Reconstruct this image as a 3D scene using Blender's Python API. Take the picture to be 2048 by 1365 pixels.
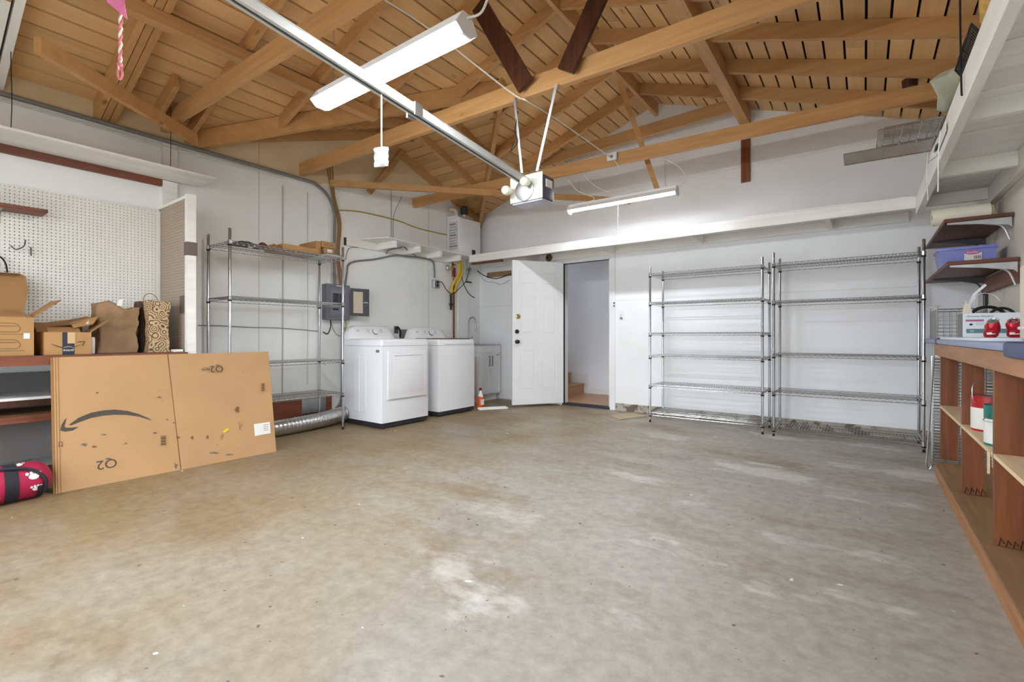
import bpy, bmesh, math, random
from mathutils import Vector, Matrix, noise
random.seed(7)
R = math.radians
scene = bpy.context.scene
COL = scene.collection
for o in list(bpy.data.objects): bpy.data.objects.remove(o)

# ------------------------------------------------------------------ camera
F_PX, CX, HY, CAM_H, YAW = 950.0, 1024.0, 672.0, 1.02, R(36.5)
SN, CS = math.sin(YAW), math.cos(YAW)
cam_d = bpy.data.cameras.new('camera'); cam_d.sensor_width = 36
cam_d.lens = F_PX / 2048 * 36; cam_d.shift_y = -(682.5 - HY) / 2048; cam_d.clip_start = 0.05
cam = bpy.data.objects.new('camera', cam_d); COL.objects.link(cam)
cam.location = (0, 0, CAM_H); cam.rotation_euler = (R(90), 0, YAW)
scene.camera = cam

# ------------------------------------------------------------------ world, exposure
w = bpy.data.worlds.new('open_sky_offscreen'); scene.world = w; w.use_nodes = True
bg = w.node_tree.nodes['Background']
bg.inputs[0].default_value = (0.84, 0.92, 1.0, 1); bg.inputs[1].default_value = 3.0
vs = scene.view_settings
vs.view_transform = 'Standard'; vs.look = 'None'; vs.gamma = 1; vs.use_curve_mapping = False
vs.exposure = 0.86
LAMP_STRENGTH = 120.0

# ------------------------------------------------------------------ helpers
def at(u, v, x=None, y=None, z=None, d=None):
    t = (u - CX) / F_PX; s = (HY - v) / F_PX
    dx, dy, dz = -SN + CS * t, CS + SN * t, s
    if x is not None: d = x / dx
    elif y is not None: d = y / dy
    elif z is not None: d = (z - CAM_H) / dz
    return Vector((dx * d, dy * d, CAM_H + dz * d))

def at_plane(u, v, p, n):
    a = Vector((0, 0, CAM_H)); b = at(u, v, d=1.0) - a
    k = (Vector(p) - a).dot(n) / b.dot(n)
    return a + b * k

class MB:
    def __init__(s): s.v = []; s.f = []
    def add(s, vs_, fs):
        o = len(s.v); s.v += [Vector(p) for p in vs_]; s.f += [tuple(i + o for i in f) for f in fs]; return s
    def hexa(s, p):
        return s.add(p, [(0,3,2,1),(4,5,6,7),(0,1,5,4),(1,2,6,5),(2,3,7,6),(3,0,4,7)])
    def box(s, x0, x1, y0, y1, z0, z1):
        if x0 > x1: x0, x1 = x1, x0
        if y0 > y1: y0, y1 = y1, y0
        if z0 > z1: z0, z1 = z1, z0
        return s.hexa([(x0,y0,z0),(x1,y0,z0),(x1,y1,z0),(x0,y1,z0),(x0,y0,z1),(x1,y0,z1),(x1,y1,z1),(x0,y1,z1)])
    def beam(s, a, b, wd, ht, up=(0,0,1), top=False):
        """board from a to b; wd sideways, ht along up. a,b lie on the centre line (top=False) or the bottom line"""
        a = Vector(a); b = Vector(b); t = (b - a).normalized()
        sd = t.cross(Vector(up)).normalized(); u = sd.cross(t).normalized()
        lo, hi = (0, ht) if top else (-ht/2, ht/2)
        P = []
        for q, k in ((lo, 0), (hi, 1)):
            P += [a - sd*wd/2 + u*q, b - sd*wd/2 + u*q, b + sd*wd/2 + u*q, a + sd*wd/2 + u*q]
        P = [P[0], P[3], P[2], P[1], P[4], P[7], P[6], P[5]]
        return s.hexa(P)
    def rbox(s, x0, x1, y0, y1, z0, z1, r=0.01, seg=2, edges=None):
        bm = bmesh.new(); bmesh.ops.create_cube(bm, size=1)
        for v_ in bm.verts:
            v_.co = Vector(((x0+x1)/2 + v_.co.x*(x1-x0), (y0+y1)/2 + v_.co.y*(y1-y0), (z0+z1)/2 + v_.co.z*(z1-z0)))
        es = [e for e in bm.edges if edges is None or edges(e)]
        bmesh.ops.bevel(bm, geom=es, offset=r, segments=seg, affect='EDGES', profile=0.5)
        bm.verts.index_update()
        s.add([v_.co.copy() for v_ in bm.verts], [[q.index for q in f.verts] for f in bm.faces]); bm.free(); return s
    def tube(s, pts, r, n=6, cap=True, closed=False):
        pts = [Vector(p) for p in pts]; m = len(pts); rf = r if callable(r) else (lambda i: r)
        base = len(s.v); ref = None
        for i, p in enumerate(pts):
            a = pts[i-1] if (i > 0 or closed) else p; b = pts[(i+1) % m] if (i < m-1 or closed) else p
            t = (b - a); t = t.normalized() if t.length > 1e-9 else Vector((0,0,1))
            if ref is None:
                ref = t.cross(Vector((0,0,1)))
                if ref.length < 1e-3: ref = t.cross(Vector((1,0,0)))
            ref = (ref - t * ref.dot(t))
            if ref.length < 1e-6: ref = t.cross(Vector((0.3,0.5,0.8)))
            ref.normalize(); bn = t.cross(ref)
            for k in range(n):
                an = 2*math.pi*k/n
                s.v.append(p + (ref*math.cos(an) + bn*math.sin(an)) * rf(i))
        for i in range(m if closed else m-1):
            for k in range(n):
                a = base + i*n + k; b = base + i*n + (k+1) % n
                j = (i+1) % m
                s.f.append((a, b, base + j*n + (k+1) % n, base + j*n + k))
        if cap and not closed:
            s.f.append(tuple(base + k for k in range(n))[::-1]); s.f.append(tuple(base + (m-1)*n + k for k in range(n)))
        return s
    def cyl(s, a, b, r0, r1=None, n=16, cap=True):
        r1 = r0 if r1 is None else r1
        return s.tube([a, b], lambda i: r0 if i == 0 else r1, n, cap)
    def lathe(s, prof, c, ax=(0,0,1), n=20):
        """prof: (radius, height) along ax from c"""
        ax = Vector(ax).normalized(); c = Vector(c)
        e1 = ax.orthogonal().normalized(); e2 = ax.cross(e1); base = len(s.v)
        for r, h in prof:
            for k in range(n):
                an = 2*math.pi*k/n
                s.v.append(c + ax*h + (e1*math.cos(an) + e2*math.sin(an))*max(r, 1e-4))
        for i in range(len(prof)-1):
            for k in range(n):
                a = base+i*n+k; b = base+i*n+(k+1)%n
                s.f.append((a, b, b+n, a+n))
        s.f.append(tuple(base+k for k in range(n))[::-1]); s.f.append(tuple(base+(len(prof)-1)*n+k for k in range(n)))
        return s
    def prism(s, pts, off):
        pts = [Vector(p) for p in pts]; off = Vector(off); n = len(pts)
        return s.add(pts + [p + off for p in pts], [tuple(range(n))[::-1], tuple(range(n, 2*n))] + [(i, (i+1)%n, n+(i+1)%n, n+i) for i in range(n)])
    def ball(s, c, r, sc=(1,1,1), nu=14, nv=9):
        c = Vector(c); prof = []
        base = len(s.v)
        for j in range(nv+1):
            ph = math.pi*j/nv
            for k in range(nu):
                an = 2*math.pi*k/nu
                s.v.append(c + Vector((math.sin(ph)*math.cos(an)*r*sc[0] + 1e-5*math.cos(an), math.sin(ph)*math.sin(an)*r*sc[1] + 1e-5*math.sin(an), math.cos(ph)*r*sc[2])))
        for j in range(nv):
            for k in range(nu):
                a = base+j*nu+k; b = base+j*nu+(k+1)%nu
                s.f.append((a, a+nu, b+nu, b))
        return s
    def xform(s, m):
        s.v = [m @ p for p in s.v]; return s
    def build(s, name, mat, parent=None, local=False, smooth=35, keep=False):
        off = Vector((0,0,0))
        if parent is not None and not local:
            q = parent
            while q is not None: off += q.location; q = q.parent
        loc = Vector((0,0,0))
        if parent is None and not keep:
            xs = [p.x for p in s.v]; ys = [p.y for p in s.v]; zs = [p.z for p in s.v]
            loc = Vector(((min(xs)+max(xs))/2, (min(ys)+max(ys))/2, min(zs))); off = loc
        me = bpy.data.meshes.new(name)
        me.from_pydata([p - off for p in s.v], [], s.f)
        bm = bmesh.new(); bm.from_mesh(me); bmesh.ops.recalc_face_normals(bm, faces=bm.faces); bm.to_mesh(me); bm.free()
        if smooth:
            me.shade_smooth(); me.set_sharp_from_angle(angle=R(smooth))
        me.materials.append(mat)
        o = bpy.data.objects.new(name, me); COL.objects.link(o); o.location = loc
        if parent is not None: o.parent = parent
        return o

def tag(o, label, cat, group=None, kind=None):
    o['label'] = label; o['category'] = cat
    if group: o['group'] = group
    if kind: o['kind'] = kind
    return o
def perforated(o, ea, eb, th, la, lb, r=0.0044):
    """hardboard la x lb from corner o along ea, eb; thickness vector th; drilled holes at about one inch pitch"""
    o = Vector(o); ea = Vector(ea); eb = Vector(eb); th = Vector(th); na = round(la/0.0254); nb = round(lb/0.0254)
    pa, pb = la/na, lb/nb; m = MB(); V = m.v; F = m.f
    sq = [(1,0),(1,1),(0,1),(-1,1),(-1,0),(-1,-1),(0,-1),(1,-1)]
    oc = [(r*math.cos(k*math.pi/4), r*math.sin(k*math.pi/4)) for k in range(8)]
    sqv = [ea*(a*pa/2) + eb*(b*pb/2) for a, b in sq]; ocv = [ea*a + eb*b for a, b in oc]
    for i in range(na):
        for j in range(nb):
            c = o + ea*((i+0.5)*pa) + eb*((j+0.5)*pb); n0 = len(V)
            V.extend([c+p for p in sqv]); V.extend([c+p for p in ocv]); V.extend([c+p+th for p in sqv]); V.extend([c+p+th for p in ocv])
            for k in range(8):
                q = (k+1) % 8
                F.append((n0+k, n0+q, n0+8+q, n0+8+k)); F.append((n0+16+k, n0+24+k, n0+24+q, n0+16+q)); F.append((n0+8+k, n0+8+q, n0+24+q, n0+24+k))
    return m
def thing(name, label, cat, loc=(0,0,0), rz=0, group=None):
    o = bpy.data.objects.new(name, None); COL.objects.link(o); o.empty_display_size = 0.1
    o.location = loc; o.rotation_euler = (0, 0, rz)
    return tag(o, label, cat, group)
def struct(name, mb, mat, parent=None, **k):
    o = mb.build(name, mat, parent, keep=True, **k); o['kind'] = 'structure'; return o
def part(fn, name, mat, parent, **k):
    m = MB(); fn(m); return m.build(name, mat, parent, **k)
def smoothpts(pts, n=8):
    """Catmull-Rom through pts"""
    P = [Vector(p) for p in pts]; P = [2*P[0]-P[1]] + P + [2*P[-1]-P[-2]]; out = []
    for i in range(1, len(P)-2):
        for k in range(n):
            t = k/n; a, b, c, d = P[i-1], P[i], P[i+1], P[i+2]
            out.append(0.5*((2*b) + (c-a)*t + (2*a-5*b+4*c-d)*t*t + (3*b-a-3*c+d)*t*t*t))
    out.append(P[-2]); return out
def text(name, string, size, mat, parent, origin, ex, ey, extr=0.0006, local=False, align='LEFT', shear=0.0):
    cu = bpy.data.curves.new('txt', 'FONT'); cu.body = string; cu.size = size; cu.extrude = extr; cu.align_x = align
    cu.resolution_u = 3; cu.shear = shear
    ob = bpy.data.objects.new('txt', cu); COL.objects.link(ob)
    me = bpy.data.meshes.new_from_object(ob.evaluated_get(bpy.context.evaluated_depsgraph_get()))
    bpy.data.objects.remove(ob); bpy.data.curves.remove(cu)
    ex = Vector(ex).normalized(); ey = Vector(ey).normalized(); ez = ex.cross(ey)
    m = MB(); m.v = [Vector(origin) + ex*p.co.x + ey*p.co.y + ez*p.co.z for p in me.vertices]
    m.f = [tuple(f.vertices) for f in me.polygons]; bpy.data.meshes.remove(me)
    return m.build(name, mat, parent, smooth=0, local=local)

# ------------------------------------------------------------------ materials
def lin(c):
    return tuple(((x/255)/12.92 if x/255 <= 0.04045 else ((x/255+0.055)/1.055)**2.4) for x in c)
def newmat(name):
    m = bpy.data.materials.new(name); m.use_nodes = True; nt = m.node_tree
    return m, nt, nt.nodes['Principled BSDF']
def N(nt, typ, **kw):
    n = nt.nodes.new(typ)
    for k, v_ in kw.items():
        if k in n.inputs: n.inputs[k].default_value = v_
        else: setattr(n, k, v_)
    return n
def L(nt, a, b): nt.links.new(a, b)
def ramp(nt, fac, stops, interp='LINEAR'):
    r = nt.nodes.new('ShaderNodeValToRGB'); r.color_ramp.interpolation = interp
    e = r.color_ramp.elements
    while len(e) < len(stops): e.new(0.5)
    for q, (p, c) in zip(e, stops): q.position = p; q.color = (*c, 1) if len(c) == 3 else c
    L(nt, fac, r.inputs[0]); return r
def mixc(nt, fac, a, b, mode='MIX'):
    m = nt.nodes.new('ShaderNodeMix'); m.data_type = 'RGBA'; m.blend_type = mode
    for s_, v_ in ((m.inputs[0], fac), (m.inputs[6], a), (m.inputs[7], b)):
        if hasattr(v_, 'is_output'): L(nt, v_, s_)
        elif isinstance(v_, (int, float)): s_.default_value = v_
        else: s_.default_value = (*v_, 1)
    return m.outputs[2]
def math_(nt, op, a, b=0.0, clamp=False):
    m = nt.nodes.new('ShaderNodeMath'); m.operation = op; m.use_clamp = clamp
    for s_, v_ in ((m.inputs[0], a), (m.inputs[1], b)):
        if hasattr(v_, 'is_output'): L(nt, v_, s_)
        else: s_.default_value = v_
    return m.outputs[0]
def noise_(nt, vec, scale, detail=4, rough=0.55, mapping=None):
    if mapping is not None:
        mp = nt.nodes.new('ShaderNodeMapping'); mp.inputs['Scale'].default_value = mapping; L(nt, vec, mp.inputs[0]); vec = mp.outputs[0]
    n = N(nt, 'ShaderNodeTexNoise', Scale=scale, Detail=detail, Roughness=rough); L(nt, vec, n.inputs['Vector']); return n.outputs[0]
def objco(nt): return nt.nodes.new('ShaderNodeTexCoord').outputs['Object']
def solid(name, c, rough=0.5, metal=0.0, var=0.06, vscale=4.0, bump=0.0, bscale=40.0, spots=None, coat=0.0):
    m, nt, b = newmat(name); c = lin(c); co = objco(nt)
    f = noise_(nt, co, vscale, 5)
    col = ramp(nt, f, [(0.3, tuple(x*(1-var) for x in c)), (0.7, tuple(min(1, x*(1+var)) for x in c))]).outputs[0]
    if spots:
        sp = noise_(nt, co, spots[1], 3); col = mixc(nt, ramp(nt, sp, [(spots[2], (0,0,0)), (spots[2]+0.05, (1,1,1))]).outputs[0], col, lin(spots[0]))
    L(nt, col, b.inputs['Base Color']); b.inputs['Roughness'].default_value = rough; b.inputs['Metallic'].default_value = metal
    b.inputs['Coat Weight'].default_value = coat
    if bump:
        bn = N(nt, 'ShaderNodeBump', Strength=bump, Distance=0.01); L(nt, noise_(nt, co, bscale, 6), bn.inputs['Height']); L(nt, bn.outputs[0], b.inputs['Normal'])
    return m
def wood(name, dark, light, axis, rough=0.6, rnd=0.12, knots=True, gscale=1.0):
    m, nt, b = newmat(name); co = objco(nt)
    oi = nt.nodes.new('ShaderNodeObjectInfo')
    ad = nt.nodes.new('ShaderNodeVectorMath'); ad.operation = 'ADD'; L(nt, co, ad.inputs[0])
    cmb = nt.nodes.new('ShaderNodeCombineXYZ')
    for i in range(3): L(nt, math_(nt, 'MULTIPLY', oi.outputs['Random'], 13.0+7*i), cmb.inputs[i])
    L(nt, cmb.outputs[0], ad.inputs[1]); co = ad.outputs[0]
    sc = {'x': (0.5, 9, 9), 'y': (9, 0.5, 9), 'z': (9, 9, 0.5)}[axis]
    sc = tuple(q*gscale for q in sc)
    g = noise_(nt, co, 3.0, 7, 0.62, mapping=sc)
    col = ramp(nt, g, [(0.28, lin(dark)), (0.5, tuple((a+c)/2 for a, c in zip(lin(dark), lin(light)))), (0.72, lin(light))]).outputs[0]
    if knots:
        ks = {'x': (1.0, 2.6, 2.6), 'y': (2.6, 1.0, 2.6), 'z': (2.6, 2.6, 1.0)}[axis]
        mp = nt.nodes.new('ShaderNodeMapping'); mp.inputs['Scale'].default_value = ks; L(nt, co, mp.inputs[0])
        vo = N(nt, 'ShaderNodeTexVoronoi', Scale=1.5); L(nt, mp.outputs[0], vo.inputs['Vector'])
        kf = ramp(nt, vo.outputs['Distance'], [(0.03, (0.75,)*3), (0.09, (0,0,0))]).outputs[0]
        col = mixc(nt, kf, col, tuple(q*0.35 for q in lin(dark)))
    bl = noise_(nt, co, 1.1, 3)
    br = math_(nt, 'ADD', math_(nt, 'MULTIPLY', oi.outputs['Random'], 2*rnd), 1-rnd)
    br = math_(nt, 'MULTIPLY', br, math_(nt, 'ADD', math_(nt, 'MULTIPLY', bl, 0.4), 0.8))
    cc = nt.nodes.new('ShaderNodeCombineXYZ')
    for i in range(3): L(nt, br, cc.inputs[i])
    col = mixc(nt, 1.0, col, cc.outputs[0], 'MULTIPLY')
    L(nt, col, b.inputs['Base Color']); b.inputs['Roughness'].default_value = rough
    bn = N(nt, 'ShaderNodeBump', Strength=0.25, Distance=0.004); L(nt, g, bn.inputs['Height']); L(nt, bn.outputs[0], b.inputs['Normal'])
    return m
def emis(name, c, strength):
    m, nt, b = newmat(name); b.inputs['Base Color'].default_value = (*c, 1)
    b.inputs['Emission Color'].default_value = (*c, 1); b.inputs['Emission Strength'].default_value = strength; return m

def mat_floor():
    m, nt, b = newmat('concrete_floor'); co = objco(nt)
    sx = nt.nodes.new('ShaderNodeSeparateXYZ'); L(nt, co, sx.inputs[0])
    big = noise_(nt, co, 0.55, 5, 0.6)
    mid = noise_(nt, co, 2.2, 8, 0.65, mapping=(0.7, 1.0, 1))
    fine = noise_(nt, co, 16, 8, 0.7)
    # tan staining stronger towards the left wall; right side coloured lighter against dim light
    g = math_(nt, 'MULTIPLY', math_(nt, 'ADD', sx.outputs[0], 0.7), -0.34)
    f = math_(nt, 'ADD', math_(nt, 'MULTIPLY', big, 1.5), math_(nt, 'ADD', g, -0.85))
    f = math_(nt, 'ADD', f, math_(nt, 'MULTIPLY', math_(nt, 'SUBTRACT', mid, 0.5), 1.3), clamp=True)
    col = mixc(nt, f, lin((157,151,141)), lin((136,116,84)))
    st = ramp(nt, noise_(nt, co, 1.3, 8, 0.68, mapping=(0.6, 1.2, 1)), [(0.52, (0,0,0)), (0.66, (0.65,)*3)]).outputs[0]
    col = mixc(nt, st, col, lin((122,98,64)))
    wp = ramp(nt, noise_(nt, co, 0.9, 9, 0.62, mapping=(1.0, 1.9, 1)), [(0.56, (0,0,0)), (0.62, (0.75,)*3)]).outputs[0]
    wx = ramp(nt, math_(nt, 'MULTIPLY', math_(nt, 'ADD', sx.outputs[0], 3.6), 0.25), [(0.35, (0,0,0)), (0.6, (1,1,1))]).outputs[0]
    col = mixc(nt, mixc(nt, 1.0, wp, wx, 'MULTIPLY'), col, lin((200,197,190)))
    gy = ramp(nt, noise_(nt, co, 1.0, 7, 0.6, mapping=(1.3, 0.9, 1)), [(0.56, (0,0,0)), (0.68, (0.6,)*3)]).outputs[0]
    col = mixc(nt, gy, col, lin((136,128,116)))
    col = mixc(nt, 0.5, col, ramp(nt, fine, [(0.35, (0.25,)*3), (0.65, (0.75,)*3)]).outputs[0], 'SOFT_LIGHT')
    sp = ramp(nt, noise_(nt, co, 23, 2, 0.5), [(0.72, (0,0,0)), (0.745, (0.8,)*3)]).outputs[0]
    col = mixc(nt, sp, col, lin((70,58,45)))
    ws = ramp(nt, noise_(nt, co, 9.5, 2, 0.5, mapping=(1, 1.4, 1)), [(0.75, (0,0,0)), (0.77, (0.8,)*3)]).outputs[0]
    col = mixc(nt, ws, col, lin((238,238,232)))
    # hairline cracks
    vo = N(nt, 'ShaderNodeTexVoronoi', Scale=0.42, feature='DISTANCE_TO_EDGE')
    ad = nt.nodes.new('ShaderNodeVectorMath'); ad.operation = 'ADD'; L(nt, co, ad.inputs[0])
    nn = N(nt, 'ShaderNodeTexNoise', Scale=1.6, Detail=4.0); L(nt, co, nn.inputs['Vector']); L(nt, nn.outputs['Color'], ad.inputs[1])
    L(nt, ad.outputs[0], vo.inputs['Vector'])
    cr = ramp(nt, vo.outputs['Distance'], [(0.0, (0.12,)*3), (0.004, (0,0,0))]).outputs[0]
    col = mixc(nt, cr, col, lin((120,110,96)))
    L(nt, col, b.inputs['Base Color'])
    L(nt, ramp(nt, mid, [(0.3, (0.36,)*3), (0.7, (0.62,)*3)]).outputs[0], b.inputs['Roughness'])
    bn = N(nt, 'ShaderNodeBump', Strength=0.12, Distance=0.01); L(nt, fine, bn.inputs['Height']); L(nt, bn.outputs[0], b.inputs['Normal'])
    return m
def mat_wall_left():
    """white paint up to an uneven edge, bare tan board above it"""
    m, nt, b = newmat('left_wall_paint'); co = objco(nt)
    sx = nt.nodes.new('ShaderNodeSeparateXYZ'); L(nt, co, sx.inputs[0])
    e = math_(nt, 'MULTIPLY', math_(nt, 'MAXIMUM', math_(nt, 'SUBTRACT', sx.outputs[1], 3.1), 0.0), 0.23)
    e = math_(nt, 'ADD', e, math_(nt, 'MULTIPLY', noise_(nt, co, 2.2, 5), 0.16))
    d = math_(nt, 'SUBTRACT', sx.outputs[2], math_(nt, 'ADD', e, 2.73))
    f = ramp(nt, d, [(0.0, (0,0,0)), (0.012, (1,1,1))]).outputs[0]
    n1 = noise_(nt, co, 1.4, 6)
    white = ramp(nt, n1, [(0.3, lin((236,237,232))), (0.7, lin((247,248,246)))]).outputs[0]
    tan = ramp(nt, noise_(nt, co, 2.0, 6), [(0.3, lin((208,184,142))), (0.7, lin((230,210,172)))]).outputs[0]
    # joints of the boards
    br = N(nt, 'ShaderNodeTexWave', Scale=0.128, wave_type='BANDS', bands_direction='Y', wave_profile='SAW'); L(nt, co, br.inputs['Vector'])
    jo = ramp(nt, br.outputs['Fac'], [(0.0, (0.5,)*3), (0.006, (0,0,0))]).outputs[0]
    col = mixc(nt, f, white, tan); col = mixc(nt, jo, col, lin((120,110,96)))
    ns = ramp(nt, noise_(nt, co, 20, 2), [(0.79, (0,0,0)), (0.8, (0.7,)*3)]).outputs[0]
    col = mixc(nt, ns, col, lin((70,62,52)))
    L(nt, col, b.inputs['Base Color']); b.inputs['Roughness'].default_value = 0.6
    return m
def mat_wall_back():
    m, nt, b = newmat('back_wall_paint'); co = objco(nt)
    n1 = noise_(nt, co, 1.0, 6)
    col = ramp(nt, n1, [(0.3, lin((234,234,234))), (0.7, lin((246,246,248)))]).outputs[0]
    st = ramp(nt, noise_(nt, co, 1.6, 8, 0.65), [(0.6, (0,0,0)), (0.75, (0.4,)*3)]).outputs[0]
    col = mixc(nt, st, col, lin((222,219,213)))
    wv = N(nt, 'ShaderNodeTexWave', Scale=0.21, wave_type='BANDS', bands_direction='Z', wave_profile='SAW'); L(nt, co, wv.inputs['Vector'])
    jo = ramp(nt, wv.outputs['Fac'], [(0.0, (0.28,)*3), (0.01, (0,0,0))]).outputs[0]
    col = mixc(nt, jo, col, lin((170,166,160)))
    L(nt, col, b.inputs['Base Color']); b.inputs['Roughness'].default_value = 0.5
    return m
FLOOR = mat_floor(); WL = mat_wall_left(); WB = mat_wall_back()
WR = solid('right_wall_board', (214,206,194), 0.6, var=0.08, vscale=1.5, spots=((160,140,115), 1.2, 0.6))
PEG = solid('pegboard_white', (236,233,224), 0.5, var=0.05, vscale=1.8); PEGS = solid('pegboard_brown', (168,150,132), 0.5, var=0.06, vscale=1.8)
PLANK_Y = wood('roof_plank', (212,166,110), (226,184,130), 'y', 0.55, 0.16)
PLANK_X = wood('roof_plank_cross', (208,162,106), (222,180,126), 'x', 0.55, 0.16)
RAFT = wood('rafter_wood', (180,132,80), (204,158,104), 'x', 0.55, 0.10)
RAFTY = wood('beam_wood', (184,137,86), (208,163,110), 'y', 0.55, 0.10)
RAFTD = wood('diagonal_wood', (182,134,80), (204,156,100), 'x', 0.55, 0.08, gscale=0.4)
DARKW = wood('dark_red_wood', (44,22,14), (92,48,28), 'z', 0.45, 0.15)
REDW = wood('red_stained_wood_y', (90,46,28), (140,78,50), 'y', 0.5, 0.12)
REDWX = wood('red_stained_wood_x', (74,40,26), (118,66,42), 'x', 0.5, 0.12)
POSTW = wood('post_wood', (96,50,20), (146,82,38), 'z', 0.45, 0.1)
FASW = wood('fascia_wood', (140,92,54), (182,130,84), 'y', 0.5, 0.06)
PLYW = wood('plywood_deck', (116,86,56), (152,118,80), 'y', 0.6, 0.08, knots=False)
PLYL = wood('plywood_light', (206,178,136), (232,208,170), 'y', 0.6, 0.05, knots=False)
WHITEW = wood('white_painted_wood', (234,231,224), (248,246,242), 'x', 0.5, 0.03, knots=False, gscale=0.6)
WHITEWY = wood('white_painted_wood_y', (232,228,220), (247,244,239), 'y', 0.5, 0.03, knots=False, gscale=0.6)
DARK = solid('dark_gap', (28,22,16), 0.9)
CURB = solid('rough_footing', (176,170,158), 0.9, var=0.25, vscale=9, bump=0.8, bscale=30, spots=((110,98,82), 7, 0.56))
WHITE = solid('white_enamel', (238,239,242), 0.22, var=0.01)
WHITES = solid('white_satin', (236,236,236), 0.4, var=0.02)
HALLW = solid('hall_wall_white', (240,240,244), 0.6, var=0.01)
HALLF = wood('hall_floor_wood', (170,120,78), (206,158,112), 'x', 0.35, 0.05, knots=False)
BLACK = solid('black_plastic', (26,26,30), 0.45)
RUBBER = solid('black_rubber', (18,18,20), 0.7)
NAVY = solid('dark_base', (38,38,46), 0.6)
CHROME = solid('chrome_wire', (196,198,200), 0.24, 1.0, var=0.04)
CHROMEP = solid('chrome_post', (188,190,194), 0.28, 1.0, var=0.1, vscale=30)
STEEL = solid('galvanised_steel', (188,190,192), 0.38, 1.0, var=0.12, vscale=12)
DUCT = solid('foil_duct', (206,206,206), 0.3, 1.0, var=0.12, vscale=20)
GREYP = solid('panel_grey', (104,104,112), 0.45, var=0.05)
GREYD = solid('panel_grey_dark', (74,74,80), 0.5, var=0.05)
CARD = solid('cardboard', (182,142,98), 0.75, var=0.07, vscale=2.2, spots=((150,112,72), 5.5, 0.70))
CARD2 = solid('cardboard_box', (178,134,84), 0.75, var=0.08, vscale=4)
CARDI = solid('cardboard_inside', (158,116,70), 0.8, var=0.08, vscale=4)
CARDE = solid('cardboard_edge', (150,108,62), 0.85, var=0.1, vscale=60)
KRAFT = solid('kraft_paper', (150,118,84), 0.7, var=0.1, vscale=6, bump=0.5, bscale=14)
KRAFTD = solid('dark_paper', (74,56,42), 0.7, var=0.1, vscale=6)
INK = solid('print_ink', (70,62,52), 0.7, var=0.15, vscale=20)
INKB = solid('black_ink', (38,34,30), 0.7)
TAPE = solid('tape_navy', (48,54,66), 0.35)
PAPER = solid('white_paper', (234,232,226), 0.6, var=0.03)
COPPER = solid('copper_pipe', (136,84,60), 0.4, 0.8, var=0.15, vscale=20)
BRASS = solid('brass', (206,178,110), 0.3, 0.9)
YEL = solid('yellow_gas_hose', (222,180,30), 0.45)
YELW = solid('yellow_cable', (176,150,48), 0.5)
ROMEX = solid('brown_cable', (150,110,58), 0.6, var=0.15, vscale=15)
GREYC = solid('grey_cable', (124,122,118), 0.5)
WCORD = solid('white_cord', (226,220,206), 0.5)
REDV = solid('red_valve', (120,24,20), 0.4)
PVC = solid('cream_pvc', (226,216,192), 0.4)
DKPIPE = solid('dark_vent', (62,64,68), 0.5)
GLASSL = solid('lid_reflection_brown', (92,74,60), 0.15, coat=0.5)  # brown base colour stands in for the reflection in the glass lid
LAVND = solid('periwinkle_plastic', (132,138,206), 0.3, var=0.03)
BENCHT = solid('painted_bench_edge', (150,160,188), 0.5, var=0.06, vscale=5, spots=((196,170,120), 3.2, 0.63))
BLUET = solid('blue_tape', (44,58,108), 0.4, var=0.2, vscale=25)
ROLLM = solid('paper_roll_cream', (240,232,210), 0.6, var=0.02)
BURLAP = solid('burlap', (206,164,84), 0.85, var=0.2, vscale=30, bump=0.5, bscale=120)
PILLOW = solid('grey_green_cloth', (178,178,156), 0.85, var=0.06, vscale=3)
CANR = solid('can_red', (178,22,44), 0.3, 0.4, var=0.15, vscale=25)
ALU = solid('aluminium', (206,208,210), 0.3, 0.95)
PAINTR = solid('paint_red', (172,28,30), 0.35); PAINTG = solid('paint_teal', (30,110,100), 0.35); LABELW = solid('can_label', (228,226,220), 0.5, var=0.03, vscale=30)
CREAM = solid('cream_plastic', (226,216,198), 0.4, var=0.02)
ORANGE = solid('orange_bottle', (226,92,38), 0.35, var=0.04)
PINK = solid('pink_ribbon', (236,128,176), 0.5, var=0.05)
ROPEP = solid('rope_pink', (212,120,124), 0.8); ROPEW = solid('rope_white', (226,214,206), 0.8)
MAGENTA = solid('duffel_fabric', (164,18,62), 0.7, var=0.12, vscale=8)
MAGSTRAP = solid('duffel_strap', (30,30,38), 0.8, var=0.1, vscale=40)
BROWNT = solid('brown_tape', (104,88,80), 0.5)
TEAL = solid('box_teal', (92,128,140), 0.5); MAUVE = solid('box_mauve', (182,96,150), 0.5)
BOXW = solid('glossy_white_box', (228,234,240), 0.35, var=0.02)
CLOTHR = solid('red_cloth', (120,44,52), 0.8); CLOTHB = solid('dark_cloth', (56,50,50), 0.8); LEATHER = solid('tan_leather', (176,116,48), 0.5)
GREYB = solid('grey_board', (120,116,112), 0.8, var=0.1, vscale=2)
LED = emis('led_tube', (0.90, 0.96, 1.0), LAMP_STRENGTH); LED2 = emis('led_tube_slim', (0.90, 0.96, 1.0), LAMP_STRENGTH*0.58)
BULB = solid('glass_bulb', (238,232,216), 0.15)
FLORAL = None

# ------------------------------------------------------------------ room shell
XL, XR, YB, YF, XRG = -5.17, 0.85, 6.08, -0.75, -2.16
EAVE, SL = 2.98, 0.35
RIDGE = EAVE + SL*(XRG - XL)
YV, YC = 1.86, 3.97                       # front valley foot, cross gable ridge
HALF = YC - YV; CRZ = EAVE + SL*HALF; XV = XL + HALF
zl = lambda x: EAVE + SL*(x - XL)         # underside of the boards, slope over the left wall
zr = lambda x: EAVE + SL*(XR - x)
zc = lambda y: EAVE + SL*(HALF - abs(y - YC))

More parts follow.
